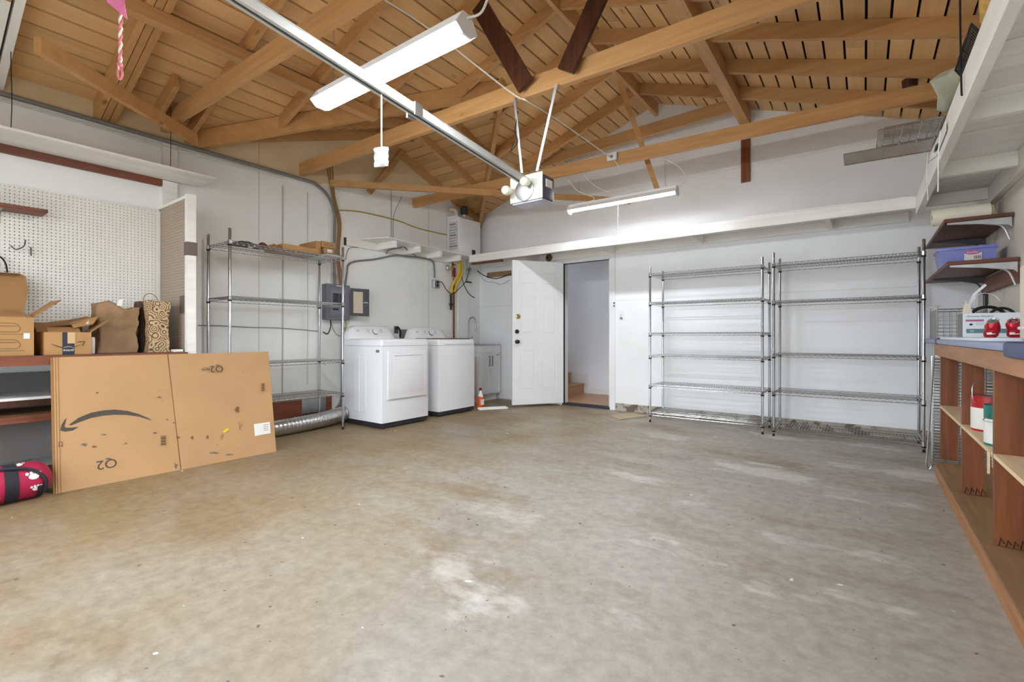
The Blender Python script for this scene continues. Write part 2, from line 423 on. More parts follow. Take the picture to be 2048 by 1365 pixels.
m = MB(); m.box(XL-0.3, XR+0.3, YF-0.15, YB+0.12, -0.2, 0); floor = struct('floor', m, FLOOR)
m = MB(); m.box(-14, 12, -14, YF-0.15, -0.25, -0.03); struct('floor_driveway', m, solid('driveway', (176,172,164), 0.9, var=0.1, vscale=1))
# left wall with the small gable over the laundry
T = 0.12
WT = 0.07                                  # walls run up behind the edge of the boards
prof = [(YF, 0), (YB, 0), (YB, EAVE+WT), (YC, CRZ+WT), (YV, EAVE+WT), (YF, EAVE+WT)]
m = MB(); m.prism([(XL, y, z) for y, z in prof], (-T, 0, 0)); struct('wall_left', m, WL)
# back wall with door opening and gable
DX0, DX1, DZ0, DZ1 = -3.57, -2.81, 0.03, 2.10
m = MB()
m.prism([(XL-T, YB, 0), (DX0, YB, 0), (DX0, YB, zl(DX0)+WT), (XL, YB, EAVE+WT), (XL-T, YB, EAVE+WT)], (0, T, 0))
m.prism([(DX0, YB, DZ1), (DX1, YB, DZ1), (DX1, YB, zl(DX1)+WT), (DX0, YB, zl(DX0)+WT)], (0, T, 0))
m.prism([(DX1, YB, 0), (XR+T, YB, 0), (XR+T, YB, EAVE+WT), (XR, YB, EAVE+WT), (XRG, YB, RIDGE+WT), (DX1, YB, zl(DX1)+WT)], (0, T, 0))
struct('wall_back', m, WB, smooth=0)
m = MB(); m.box(XR, XR+T, YF, YB, 0, EAVE+WT-0.03); struct('wall_right', m, WR)
# front wall; its unseen car door opening is added to let daylight in
m = MB(); m.box(XL-T, -4.75, YF-T, YF, 0, EAVE); m.box(0.35, XR+T, YF-T, YF, 0, EAVE); m.box(-4.75, 0.35, YF-T, YF, 2.2, EAVE)
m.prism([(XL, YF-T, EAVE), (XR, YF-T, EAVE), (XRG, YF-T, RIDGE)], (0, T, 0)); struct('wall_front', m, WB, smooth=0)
# footing and sill
m = MB(); m.box(XL, -4.97, 1.62, YB, 0, 0.095); struct('baseboard_left', m, CURB)
m = MB(); m.box(DX1+0.09, XR, YB-0.03, YB+0.01, 0, 0.10); struct('baseboard_back', m, CURB)
m = MB(); m.box(XL+0.005, XL+0.035, 2.0, 3.30, 0.10, 0.30); trim = struct('trim_1', m, REDW)
part(lambda q: q.box(XL+0.035, XL+0.04, 2.92, 3.22, 0.13, 0.31), 'flashing_patch', STEEL, trim)
part(lambda q: (q.beam((XL+0.06, 2.36, 0.10), (XL+0.05, 2.34, 0.30), 0.05, 0.03), q.beam((XL+0.05, 2.52, 0.10), (XL+0.05, 2.51, 0.30), 0.02, 0.02)), 'sill_block', RAFTD, trim)
# proud batten where the wall boards step forward
m = MB(); m.box(XL, XL+0.045, 1.585, 1.70, 0.095, 2.44); m.box(XL, XL+0.045, 1.585, 1.70, 2.468, 2.78); struct('trim_2', m, WHITEWY)

# ------------------------------------------------------------------ ceiling: deck, planks, rafters
m = MB(); e = 0.075
m.add([(XL-0.3, YF-0.3, zl(XL-0.3)+e), (XRG, YF-0.3, RIDGE+e), (XRG, YB+0.3, RIDGE+e), (XL-0.3, YB+0.3, zl(XL-0.3)+e)], [(0,1,2,3)])
m.add([(XR+0.3, YF-0.3, zr(XR+0.3)+e), (XRG, YF-0.3, RIDGE+e), (XRG, YB+0.3, RIDGE+e), (XR+0.3, YB+0.3, zr(XR+0.3)+e)], [(3,2,1,0)])
# (the cross gable lies above the main slope, so the main slope is cut out there)
m = MB()
def slab(P, th=0.03): m.prism(P, (0, 0, th))
slab([(XL-0.3, YF-0.3, zl(XL-0.3)+e), (XL, YF-0.3, EAVE+e), (XL, YV, EAVE+e), (XL-0.3, YV, zl(XL-0.3)+e)])
slab([(XL, YF-0.3, EAVE+e), (XV, YF-0.3, zl(XV)+e), (XV, YC, zl(XV)+e), (XL, YV, EAVE+e)])
slab([(XV, YF-0.3, zl(XV)+e), (XRG, YF-0.3, RIDGE+e), (XRG, YB+0.3, RIDGE+e), (XV, YB+0.3, zl(XV)+e)])
slab([(XL, YB, EAVE+e), (XV, YC, zl(XV)+e), (XV, YB+0.3, zl(XV)+e), (XL, YB+0.3, EAVE+e)])
slab([(XRG, YF-0.3, RIDGE+e), (XR+0.3, YF-0.3, zr(XR+0.3)+e), (XR+0.3, YB+0.3, zr(XR+0.3)+e), (XRG, YB+0.3, RIDGE+e)])
slab([(XL-0.25, YV, EAVE+e), (XL, YV, EAVE+e), (XV, YC, CRZ+e), (XL-0.25, YC, CRZ+e)])
slab([(XL-0.25, YB, EAVE+e), (XL, YB, EAVE+e), (XV, YC, CRZ+e), (XL-0.25, YC, CRZ+e)])
ceiling = struct('ceiling', m, DARK, smooth=0)

PW, GAP, TH = 0.139, 0.016, 0.03
def plank(p, mat):
    z = random.uniform(0, 0.004)
    lo = [Vector(q) + Vector((0,0,z)) for q in p]; hi = [q + Vector((0,0,TH)) for q in lo]
    MB().hexa(lo + hi).build('plank', mat, ceiling, smooth=0)
def plank_run(x0, x1, ya0, ya1, yb0, yb1, zf, cuts):
    """plank along Y; its ends run from ya at x0/x1 to yb at x0/x1"""
    ts = [0] + sorted(cuts) + [1]
    for a, b in zip(ts[:-1], ts[1:]):
        f = lambda k, s0, s1: s0 + (s1-s0)*k
        g = 0.0025
        plank([(x0, f(a, ya0, yb0)+g, zf(x0)), (x1, f(a, ya1, yb1)+g, zf(x1)), (x1, f(b, ya1, yb1)-g, zf(x1)), (x0, f(b, ya0, yb0)-g, zf(x0))], PLANK_Y)
nL = int((XRG - XL)/PW)
for i in range(nL+1):
    a = XL + i*PW + GAP/2; b = min(XL + (i+1)*PW - GAP/2, XRG)
    cuts = [random.uniform(0.25, 0.75)] if random.random() < 0.5 else []
    if b <= XV:
        plank_run(a, b, YF, YF, YV+(a-XL)-0.02, YV+(b-XL)-0.02, zl, cuts)
        plank_run(a, b, YB-(a-XL)+0.02, YB-(b-XL)+0.02, YB, YB, zl, [])
    else: plank_run(a, b, YF, YF, YB, YB, zl, cuts)
    a2, b2 = XR - (a - XL), XR - (b - XL)
    plank_run(b2, a2, YF, YF, YB, YB, zr, [random.uniform(0.2, 0.8)] if random.random() < 0.6 else [])
nC = int(HALF/PW)
for i in range(nC):
    for s_ in (1, -1):
        yo = lambda q: (YB - q) if s_ > 0 else (YV + q)
        a, b = i*PW + GAP/2, (i+1)*PW - GAP/2
        xa, xb = XL + a - 0.02, XL + b - 0.02
        ya, yb = yo(a), yo(b)
        za, zb = EAVE + SL*a, EAVE + SL*b
        if i > 0: plank([(XL, ya, za), (xa, ya, za), (xb, yb, zb), (XL, yb, zb)], PLANK_X)

RD = 0.13                                  # rafter depth
def rafterL(y, x0, x1, wd=0.04, mat=None, dpt=RD):
    a = (x0, y, zl(x0)-dpt); b = (x1, y, zl(x1)-dpt)
    MB().hexa([(a[0], y-wd/2, a[2]), (b[0], y-wd/2, b[2]), (b[0], y+wd/2, b[2]), (a[0], y+wd/2, a[2]),
               (a[0], y-wd/2, a[2]+dpt), (b[0], y-wd/2, b[2]+dpt), (b[0], y+wd/2, b[2]+dpt), (a[0], y+wd/2, a[2]+dpt)]).build('rafter', mat or RAFT, ceiling, smooth=0)
def rafterR(y, x0, x1, wd=0.04, mat=None, dpt=RD):
    MB().hexa([(x0, y-wd/2, zr(x0)-dpt), (x1, y-wd/2, zr(x1)-dpt), (x1, y+wd/2, zr(x1)-dpt), (x0, y+wd/2, zr(x0)-dpt),
               (x0, y-wd/2, zr(x0)), (x1, y-wd/2, zr(x1)), (x1, y+wd/2, zr(x1)), (x0, y+wd/2, zr(x0))]).build('rafter', mat or RAFT, ceiling, smooth=0)
ys = [-0.04, 0.57, 1.18, 1.79, 2.40, 3.01, 3.62, 4.23, 4.84, 5.45]
xe = XRG - 0.02
for y in ys:
    x0 = XL + 0.005
    if y > YV: x0 = (XL + (y - YV)) if y < YC else XL + max(0.0, YB - y)
    if abs(y-1.18) < 0.01:
        for k in (-1, 0, 1): rafterL(y + k*0.05, x0, xe, 0.045, dpt=0.15)
    elif abs(y-0.57) < 0.01:
        rafterL(y-0.06, x0, -4.35, 0.045, WHITEW); rafterL(y, x0, -4.2, 0.045, WHITEW)
        rafterL(y-0.06, -4.35, xe, 0.045); rafterL(y, -4.2, xe, 0.045)
    else: rafterL(y, x0, xe)
    rafterR(y, xe + 0.04, XR - 0.005)
# ridge board, purlins, valleys, end rafters of the cross gable
part(lambda q: q.box(XRG-0.02, XRG+0.02, YF, YB, RIDGE-0.16, RIDGE-0.004), 'ridge_board', RAFTY, ceiling)
part(lambda q: q.box(-3.99, -3.90, YF, 3.02, zl(-3.94)-RD-0.10, zl(-3.94)-RD-0.012), 'purlin', RAFTY, ceiling)
part(lambda q: q.box(-1.15, -1.05, YF, YB, 3.46, 3.46+0.155), 'purlin', RAFTY, ceiling)
part(lambda q: q.box(-1.15, -1.055, YB-0.035, YB, 2.81, 3.46), 'purlin_post', POSTW, ceiling)
def sloped(a, b, wd, dp):                  # board whose top follows a-b
    a = Vector(a); b = Vector(b); t = (b-a); sd = Vector((t.y, -t.x, 0)).normalized()*wd/2; dn = Vector((0,0,-dp))
    return MB().hexa([a-sd+dn, b-sd+dn, b+sd+dn, a+sd+dn, a-sd, b-sd, b+sd, a+sd])
sloped((XL+0.02, YV, EAVE), (XV, YC, CRZ), 0.05, 0.17).build('valley_rafter', RAFTD, ceiling, smooth=0)
sloped((XL+0.02, YB-0.03, EAVE), (XV, YC, CRZ), 0.05, 0.16).build('valley_rafter', RAFTD, ceiling, smooth=0)
sloped((XL, YC, CRZ-0.0), (XV, YC, CRZ-0.0), 0.04, 0.15).build('ridge_board', RAFT, ceiling, smooth=0)
for k, xx in enumerate((XL+0.025, XL+0.62, XL+1.22, XL+1.80)):
    top = YC; yb_ = YB - (xx - XL); yf_ = YV + (xx - XL)
    sloped((xx, yb_, zc(yb_)), (xx, YC, CRZ), 0.04, 0.11).build('rafter', RAFTY, ceiling, smooth=0)
    sloped((xx, yf_, zc(yf_)), (xx, YC, CRZ), 0.04, 0.11).build('rafter', RAFTY, ceiling, smooth=0)
# stub and round vent collar in the roof
MB().beam((-5.0, 1.50, zl(-5.0)-0.07), (-4.55, 1.50, zl(-4.55)-0.07), 0.04, 0.13).build('blocking_stub', RAFT, ceiling, smooth=0)
for p in ((-4.86, 1.06, zl(-4.86)-0.02), (0.31, 5.14, zr(0.31)-0.02)):
    MB().cyl(p, (p[0], p[1], p[2]-0.07), 0.055, 0.05, 16).build('vent_collar', DARKW, ceiling)

# tie beams, braces
def beam_thing(name, a, b, wd, ht, mat, label, cat='beam', group=None):
    return tag(MB().beam(a, b, wd, ht).build(name, mat, smooth=0), label, cat, group)
zt = 2.92
beam_thing('tie_beam', (XL, 1.60, zt+0.04), (XR-0.02, 1.72, zt), 0.04, 0.14, RAFT, 'brown wooden tie beam crossing behind the brighter hanging shop light near the triple rafter')
beam_thing('tie_beam', (XL, 2.93, zt), (XR-0.02, 3.09, zt), 0.045, 0.14, RAFT, 'brown wooden tie beam carrying the garage door opener motor and two dark planks')
beam_thing('tie_beam', (XL+0.0, 4.62, zt), (XR-0.02, 4.98, zt+0.02), 0.04, 0.13, RAFT, 'brown wooden tie beam above the shop light by the white ledge')
beam_thing('collar_beam', (-3.72, 5.74, 3.52), (-1.17, 5.74, 3.60), 0.04, 0.14, RAFT, 'brown beam high under the ridge close to the grey gable wall')
beam_thing('diagonal_brace', at(75, 90, z=2.78), at(388, 281, z=2.82)+Vector((0.03,0,0)), 0.045, 0.10, RAFTD, 'orange brown corner brace with cut end below the triple rafter')
beam_thing('diagonal_brace', (XL+0.13, 3.22, 2.815), (-2.50, YB-0.06, 2.815), 0.04, 0.07, RAFTD, 'thin flat brace running diagonally over the water heater to the gable wall')
beam_thing('web_board', (-2.04, 2.93, 2.90), (-2.50, 2.93, 3.70), 0.03, 0.14, DARKW, 'dark brown plank rising from the opener tie beam to the cross gable side', 'beam') 
beam_thing('web_board', (-1.70, 2.94, 2.90), (-1.28, 2.94, 3.58), 0.03, 0.14, DARKW, 'dark red brown plank leaning from the opener tie beam to the purlin side', 'beam')
beam_thing('web_board', (-2.19, 4.98, 3.86), (-1.80, 5.10, 2.60), 0.03, 0.055, RAFTD, 'slim wooden stick hanging from the ridge past the tie beam beside the shop light', 'beam')
beam_thing('web_board', at(812, 295, x=XL+0.07), at(738, 385, x=XL+0.07), 0.04, 0.07, RAFTY, 'short slanted strut on the tan gable wall over the yellow cable', 'beam')

# ------------------------------------------------------------------ door, casing, stairwell
LEAF = Vector((-0.46, -0.645, 0)); LW = 0.785; lang = math.atan2(LEAF.y, LEAF.x)
door = bpy.data.objects.new('door_1', None); COL.objects.link(door); door.location = (DX0+0.01, YB-0.012, 0.035); door.rotation_euler = (0, 0, lang)
door['kind'] = 'structure'; door['label'] = 'white six panel door standing open beside the stairwell'
DH = 2.06
# local: x along the leaf, +y is the face seen from the room (rotated left side), leaf y 0..0.04
sgn = 1
m = MB(); m.box(0, LW, -0.02, 0.02, 0, DH); m.build('door_leaf', WHITES, door, local=True, smooth=0)
for c0, c1 in ((0.10, 0.355), (0.43, 0.685)):
    for r0, r1 in ((0.20, 0.82), (1.00, 1.58), (1.70, 1.93)):
        m = MB()
        for s_ in (1, -1):
            y0 = 0.02*s_
            # sunken-look frame with raised field
            for (a0, a1, b0, b1) in ((c0, c1, r0, r0+0.012), (c0, c1, r1-0.012, r1), (c0, c0+0.012, r0, r1), (c1-0.012, c1, r0, r1)):
                m.box(a0, a1, y0, y0+0.004*s_, b0, b1)
            m.rbox(c0+0.035, c1-0.035, min(y0, y0+0.008*s_), max(y0, y0+0.008*s_), r0+0.035, r1-0.035, 0.006, 1)
        m.build('door_panel', WHITES, door, local=True)
for z_, r_, mt in ((0.90, 0.028, BLACK), (1.045, 0.026, BLACK)):
    m = MB()
    for s_ in (1, -1):
        m.lathe([(0.03, 0), (0.03, 0.006), (0.012, 0.012), (0.012, 0.03), (r_, 0.04), (r_, 0.055), (r_*0.6, 0.064)] if z_ < 1 else [(0.03, 0), (0.03, 0.014), (0.024, 0.02), (0.01, 0.021)], (LW-0.065, 0.02*s_, z_), (0, s_, 0), 18)
    m.build('knob' if z_ < 1 else 'deadbolt', mt, door, local=True)
m = MB()
for s_ in (1, -1): m.lathe([(0.036, 0), (0.034, 0.01), (0.022, 0.016), (0.012, 0.03)], (LW-0.085, 0.02*s_, 1.26), (0, s_, 0), 18)
m.build('old_lock', BRASS, door, local=True)
m = MB()
for z_ in (0.25, 1.05, 1.85): m.cyl((0.0, 0.0, z_), (0.0, 0.0, z_+0.09), 0.009, n=8)
m.build('hinge', STEEL, door, local=True)
# casing
m = MB(); cw = 0.075
m.box(DX1, DX1+cw, YB-0.018, YB, 0.0, DZ1+0.02); m.box(DX0-0.05, DX1+cw, YB-0.018, YB, DZ1+0.02, DZ1+0.09); m.box(DX0-0.05, DX0-0.005, YB-0.012, YB, 0, DZ1+0.02)
m.box(DX0, DX0+0.02, YB, YB+T, DZ0, DZ1); m.box(DX1-0.02, DX1, YB, YB+T, DZ0, DZ1); m.box(DX0, DX1, YB, YB+T, DZ1-0.02, DZ1)
struct('trim_3', m, WHITES, smooth=0)
m = MB(); m.box(DX0+0.02, DX0+0.028, YB-0.005, YB+0.02, DZ0, DZ1-0.02); m.box(DX0+0.02, DX1-0.02, YB-0.005, YB+0.02, DZ1-0.03, DZ1-0.02); struct('trim_4', m, BLACK)
m = MB(); m.box(DX0, DX1, YB-0.01, YB+T, 0, DZ0); struct('trim_5', m, NAVY)
# stairwell behind
HY1 = 7.35
m = MB(); m.box(-5.6, -1.9, YB+T, HY1+0.1, -0.05, DZ0); struct('floor_stairwell', m, HALLF)
m = MB(); m.box(-5.6, -1.9, HY1, HY1+0.1, DZ0, 2.6); struct('wall_stairwell', m, HALLW)
m = MB(); m.box(-2.0, -1.9, YB+T, HY1, DZ0, 2.6); struct('wall_stairwell_end', m, HALLW)
m = MB(); m.box(-5.6, -5.5, YB+T, HY1, DZ0, 2.6); struct('wall_stairwell_far', m, HALLW)
m = MB(); m.box(-5.6, -1.9, YB+T, HY1+0.1, 2.6, 2.7); struct('ceiling_stairwell', m, HALLW)
m = MB(); m.box(-3.80, -2.0, HY1-0.014, HY1, DZ0, 0.13); m.box(-3.84, -3.80, HY1-0.014, HY1, DZ0, 0.20); m.box(-4.3, -3.80, HY1-0.014, HY1, 0.20, 0.36); struct('baseboard_stairwell', m, WHITES, smooth=0)
st = thing('staircase', 'light brown wooden stair step seen through the open doorway', 'stairs', (-4.2, 6.9, DZ0))
for i in range(3):
    x1 = -3.88 - i*0.26; z0 = DZ0 + i*0.175
    part(lambda q: q.box(x1-0.03, x1, YB+T+0.02, HY1-0.02, z0, z0+0.15), 'riser', HALLF, st)
    part(lambda q: q.rbox(x1-0.29, x1+0.02, YB+T+0.02, HY1-0.02, z0+0.15, z0+0.175, 0.006, 1), 'tread', HALLF, st)
# things on the wall by the door
t_ = thing('wall_switch', 'white switch plate on the wall beside the door casing', 'switch', at(1243, 645, y=YB))
p = at(1243, 632, y=YB)
part(lambda q: q.rbox(p.x-0.035, p.x+0.035, YB-0.01, YB, p.z-0.055, p.z+0.055, 0.004, 1), 'plate', WHITES, t_)
part(lambda q: (q.box(p.x-0.006, p.x+0.006, YB-0.022, YB-0.01, p.z-0.005, p.z+0.02)), 'toggle', CREAM, t_)
part(lambda q: q.box(p.x-0.016, p.x+0.016, YB-0.014, YB-0.01, p.z-0.045, p.z-0.02), 'printed_tag', GREYB, t_)
p2 = at(1230, 610, y=YB)
t_ = thing('door_strike', 'small dark metal latch plate on the casing above the switch', 'latch', (p2.x, YB, p2.z-0.04))
part(lambda q: q.rbox(p2.x-0.012, p2.x+0.012, YB-0.024, YB-0.018, p2.z-0.045, p2.z+0.045, 0.003, 1), 'plate', WHITES, t_)
part(lambda q: (q.box(p2.x-0.008, p2.x+0.008, YB-0.03, YB-0.024, p2.z+0.008, p2.z+0.035), q.box(p2.x-0.008, p2.x+0.008, YB-0.03, YB-0.024, p2.z-0.03, p2.z-0.006)), 'keeper', BLACK, t_)
p3 = at(1098, 516, y=YB-0.045)
t_ = thing('door_chime', 'round brass bell on the wall above the open door', 'bell', (p3.x, YB-0.045, p3.z-0.055))
part(lambda q: q.lathe([(0.055, 0), (0.055, 0.012), (0.035, 0.03), (0.01, 0.032)], (p3.x, YB-0.045, p3.z), (0, -1, 0), 22), 'gong', solid('old_brass', (120,104,72), 0.4, 0.7), t_)
part(lambda q: q.cyl((p3.x, YB-0.075, p3.z), (p3.x, YB-0.09, p3.z), 0.012, n=10), 'boss', BLACK, t_)
pm = at(1255, 834, z=0)
tag(MB().prism([at(1219, 833, z=0.001), at(1240, 840.5, z=0.001), at(1292, 834, z=0.001), at(1262, 826, z=0.001)], (0,0,0.008)).build('floor_mat', solid('mat_board', (176,158,132), 0.8, var=0.12, vscale=8)), 'thin tan board lying flat on the floor before the door casing', 'mat')

# ------------------------------------------------------------------ chrome wire racks
def wire_shelf(Ln, Dp, front_to_back=True, step=0.0262):
    m = MB(); r = 0.0028; d = 0.028
    def t(a, b, rr=r): m.tube([a, b], rr, 4, cap=False)
    for z in (0, -d):
        t((0,0,z), (Ln,0,z)); t((0,Dp,z), (Ln,Dp,z)); t((0,0,z), (0,Dp,z)); t((Ln,0,z), (Ln,Dp,z))
    n = int(round(Ln/0.05))
    for y in (0, Dp):
        pts = [(Ln*i/(2*n), y, -d if i % 2 else 0) for i in range(2*n+1)]; m.tube(pts, 0.0018, 4, cap=False)
    n = int(round(Dp/0.05))
    for x in (0, Ln):
        pts = [(x, Dp*i/(2*n), -d if i % 2 else 0) for i in range(2*n+1)]; m.tube(pts, 0.0018, 4, cap=False)
    n = int(Ln/step)
    for i in range(1, n): t((Ln*i/n, 0, 0.001), (Ln*i/n, Dp, 0.001), 0.0019)
    for k in (0.25, 0.5, 0.75): t((0, Dp*k, -0.004), (Ln, Dp*k, -0.004), 0.0028)
    for x in (0, Ln):
        for y in (0, Dp): m.cyl((x, y, -d-0.004), (x, y, 0.004), 0.0165, n=8)
    return m
def wire_rack(label, loc, rz, Ln, Dp, H, levels, rear_z=0.0, group=None, front_y=0):
    """local x along the length, local y from front to rear"""
    t = thing('wire_rack', label, 'rack', loc, rz, group)
    me = None
    for i, z in enumerate(levels):
        if me is None:
            o = wire_shelf(Ln, Dp).build('wire_shelf', CHROME, t, local=True); me = o.data
        else:
            o = bpy.data.objects.new('wire_shelf', me); COL.objects.link(o); o.parent = t
        o.location = (0, 0, z)
    for x in (0, Ln):
        for y in (0, Dp):
            z0 = rear_z if y > 0 else 0.0
            m = MB(); pr = [(0.0125, z0+0.03), (0.0125, H), (0.009, H+0.006)]
            m.lathe(pr, (x, y, 0), n=10)
            o = m.build('post', CHROMEP, t, local=True)
            m = MB(); m.lathe([(0.012, z0), (0.013, z0+0.012), (0.009, z0+0.014), (0.009, z0+0.032)], (x, y, 0), n=10); m.build('foot', RUBBER, o, local=True)
            cm = None
            for z in levels:
                if cm is None: q = MB().cyl((0, 0, -0.045), (0, 0, -0.03), 0.0165, n=8).build('shelf_clip', RUBBER, o, local=True); cm = q.data
                else: q = bpy.data.objects.new('shelf_clip', cm); COL.objects.link(q); q.parent = o
                q.location = (x, y, z)
    return t
# by the back wall
wire_rack('six shelf chrome wire rack standing next to the door casing', (-2.03, 5.49, 0), 0, 1.19, 0.45, 1.83,
          [0.11, 0.44, 0.79, 1.055, 1.415, 1.755])
wire_rack('five shelf chrome wire rack standing next to the wooden workbench', (-0.735, 5.47, 0), 0, 1.158, 0.45, 1.86,
          [0.085, 0.45, 0.835, 1.375, 1.755])
# by the left wall (front faces the room, so turned a quarter)
wire_rack('chrome wire rack on the footing behind the big cardboard sheet', (-4.56, 1.915, 0), R(90), 1.15, 0.455, 1.98,
          [0.40, 0.757, 1.375, 1.875], rear_z=0.096)

# goods on the left rack
ZS = 1.878
def carton(name, label, x0, x1, y0, y1, z0, z1, mat, group=None, tape=True):
    t = thing(name, label, 'box', ((x0+x1)/2, (y0+y1)/2, z0), 0, group)
    part(lambda q: q.rbox(x0, x1, y0, y1, z0, z1, 0.004, 1), 'body', mat, t)
    if tape: part(lambda q: q.box((x0+x1)/2-0.02, (x0+x1)/2+0.02, y0-0.0008, y1+0.0008, z1-0.03, z1+0.0008), 'tape_strip', solid('clear_tape', (214,176,120), 0.2), t)
    return t
b1 = carton('carton', 'flat shiny brown box on the top wire shelf', -4.98, -4.60, 2.42, 2.80, ZS, ZS+0.055, CARD2)
b2 = carton('carton', 'small brown box at the bottom of the stack on the left rack', -5.0, -4.66, 2.90, 3.03, ZS+0.022, ZS+0.09, CARD2, tape=False)
part(lambda q: q.box(-4.66, -4.659, 2.94, 3.0, ZS+0.045, ZS+0.08), 'sticker', PAPER, b2)
b3 = carton('carton', 'upper brown box of the stack with ink marks on its end', -5.0, -4.655, 2.875, 3.035, ZS+0.091, ZS+0.16, CARD2, tape=False)
for k in range(4): part(lambda q: q.tube([(-4.6545, 2.905+k*0.03+0.008*math.cos(a*0.7), ZS+0.125+0.011*math.sin(a*0.7)) for a in range(9)], 0.0012, 4, closed=True), 'ink_mark', INK, b3)
b4 = carton('carton', 'plain brown box beside the stack on the left rack', -5.0, -4.66, 2.81, 2.868, ZS, ZS+0.15, CARD2, tape=False)
t_ = thing('magazine', 'grey flat booklet under the small boxes on the left rack', 'booklet', (-4.8, 2.97, ZS))
part(lambda q: q.box(-5.0, -4.585, 2.88, 3.06, ZS, ZS+0.012), 'page', PAPER, t_); part(lambda q: q.box(-5.0, -4.58, 2.876, 3.06, ZS+0.012, ZS+0.021), 'cover', GREYC, t_)
def drape(name, label, c, sx, sy, h, mat, cat, seed):
    m = MB(); n = 12; base = Vector(c)
    for i in range(n+1):
        for j in range(n+1):
            a = (i/n-0.5)*2; b = (j/n-0.5)*2
            hh = h*max(0.0, 1-(a*a)**1.5)*max(0.0, 1-(b*b)**1.5)*(0.6+0.6*noise.noise(Vector((a*1.6+seed, b*1.6, seed))))
            m.v.append(base + Vector((a*sx*(1+0.15*noise.noise(Vector((b*2, seed, 0)))), b*sy*(1+0.15*noise.noise(Vector((a*2, seed, 3)))), 0.004+max(0, hh))))
    nn = (n+1)*(n+1)
    m.v += [Vector((p_.x, p_.y, base.z)) for p_ in m.v[:nn]]
    for i in range(n):
        for j in range(n):
            a = i*(n+1)+j; m.f.append((a, a+n+1, a+n+2, a+1)); m.f.append((a+nn, a+1+nn, a+n+2+nn, a+n+1+nn))
    for i in range(n):
        for e_ in ((i, i+1), (n*(n+1)+i+1, n*(n+1)+i), ((i+1)*(n+1), i*(n+1)), (i*(n+1)+n, (i+1)*(n+1)+n)):
            m.f.append((e_[0], e_[1], e_[1]+nn, e_[0]+nn))
    return tag(m.build(name, mat, smooth=60), label, cat)
drape('folded_cap', 'dark cloth cap lying on the top wire shelf', (-4.72, 2.09, ZS), 0.13, 0.085, 0.05, CLOTHB, 'cloth', 1)
drape('red_cloth', 'dull red cloth bundle next to the dark cap', (-4.70, 2.255, ZS), 0.11, 0.035, 0.055, CLOTHR, 'cloth', 2)
drape('leather_glove', 'tan leather glove lying on the wire shelf beside red cloth', (-4.69, 2.355, ZS), 0.11, 0.05, 0.05, LEATHER, 'glove', 4)

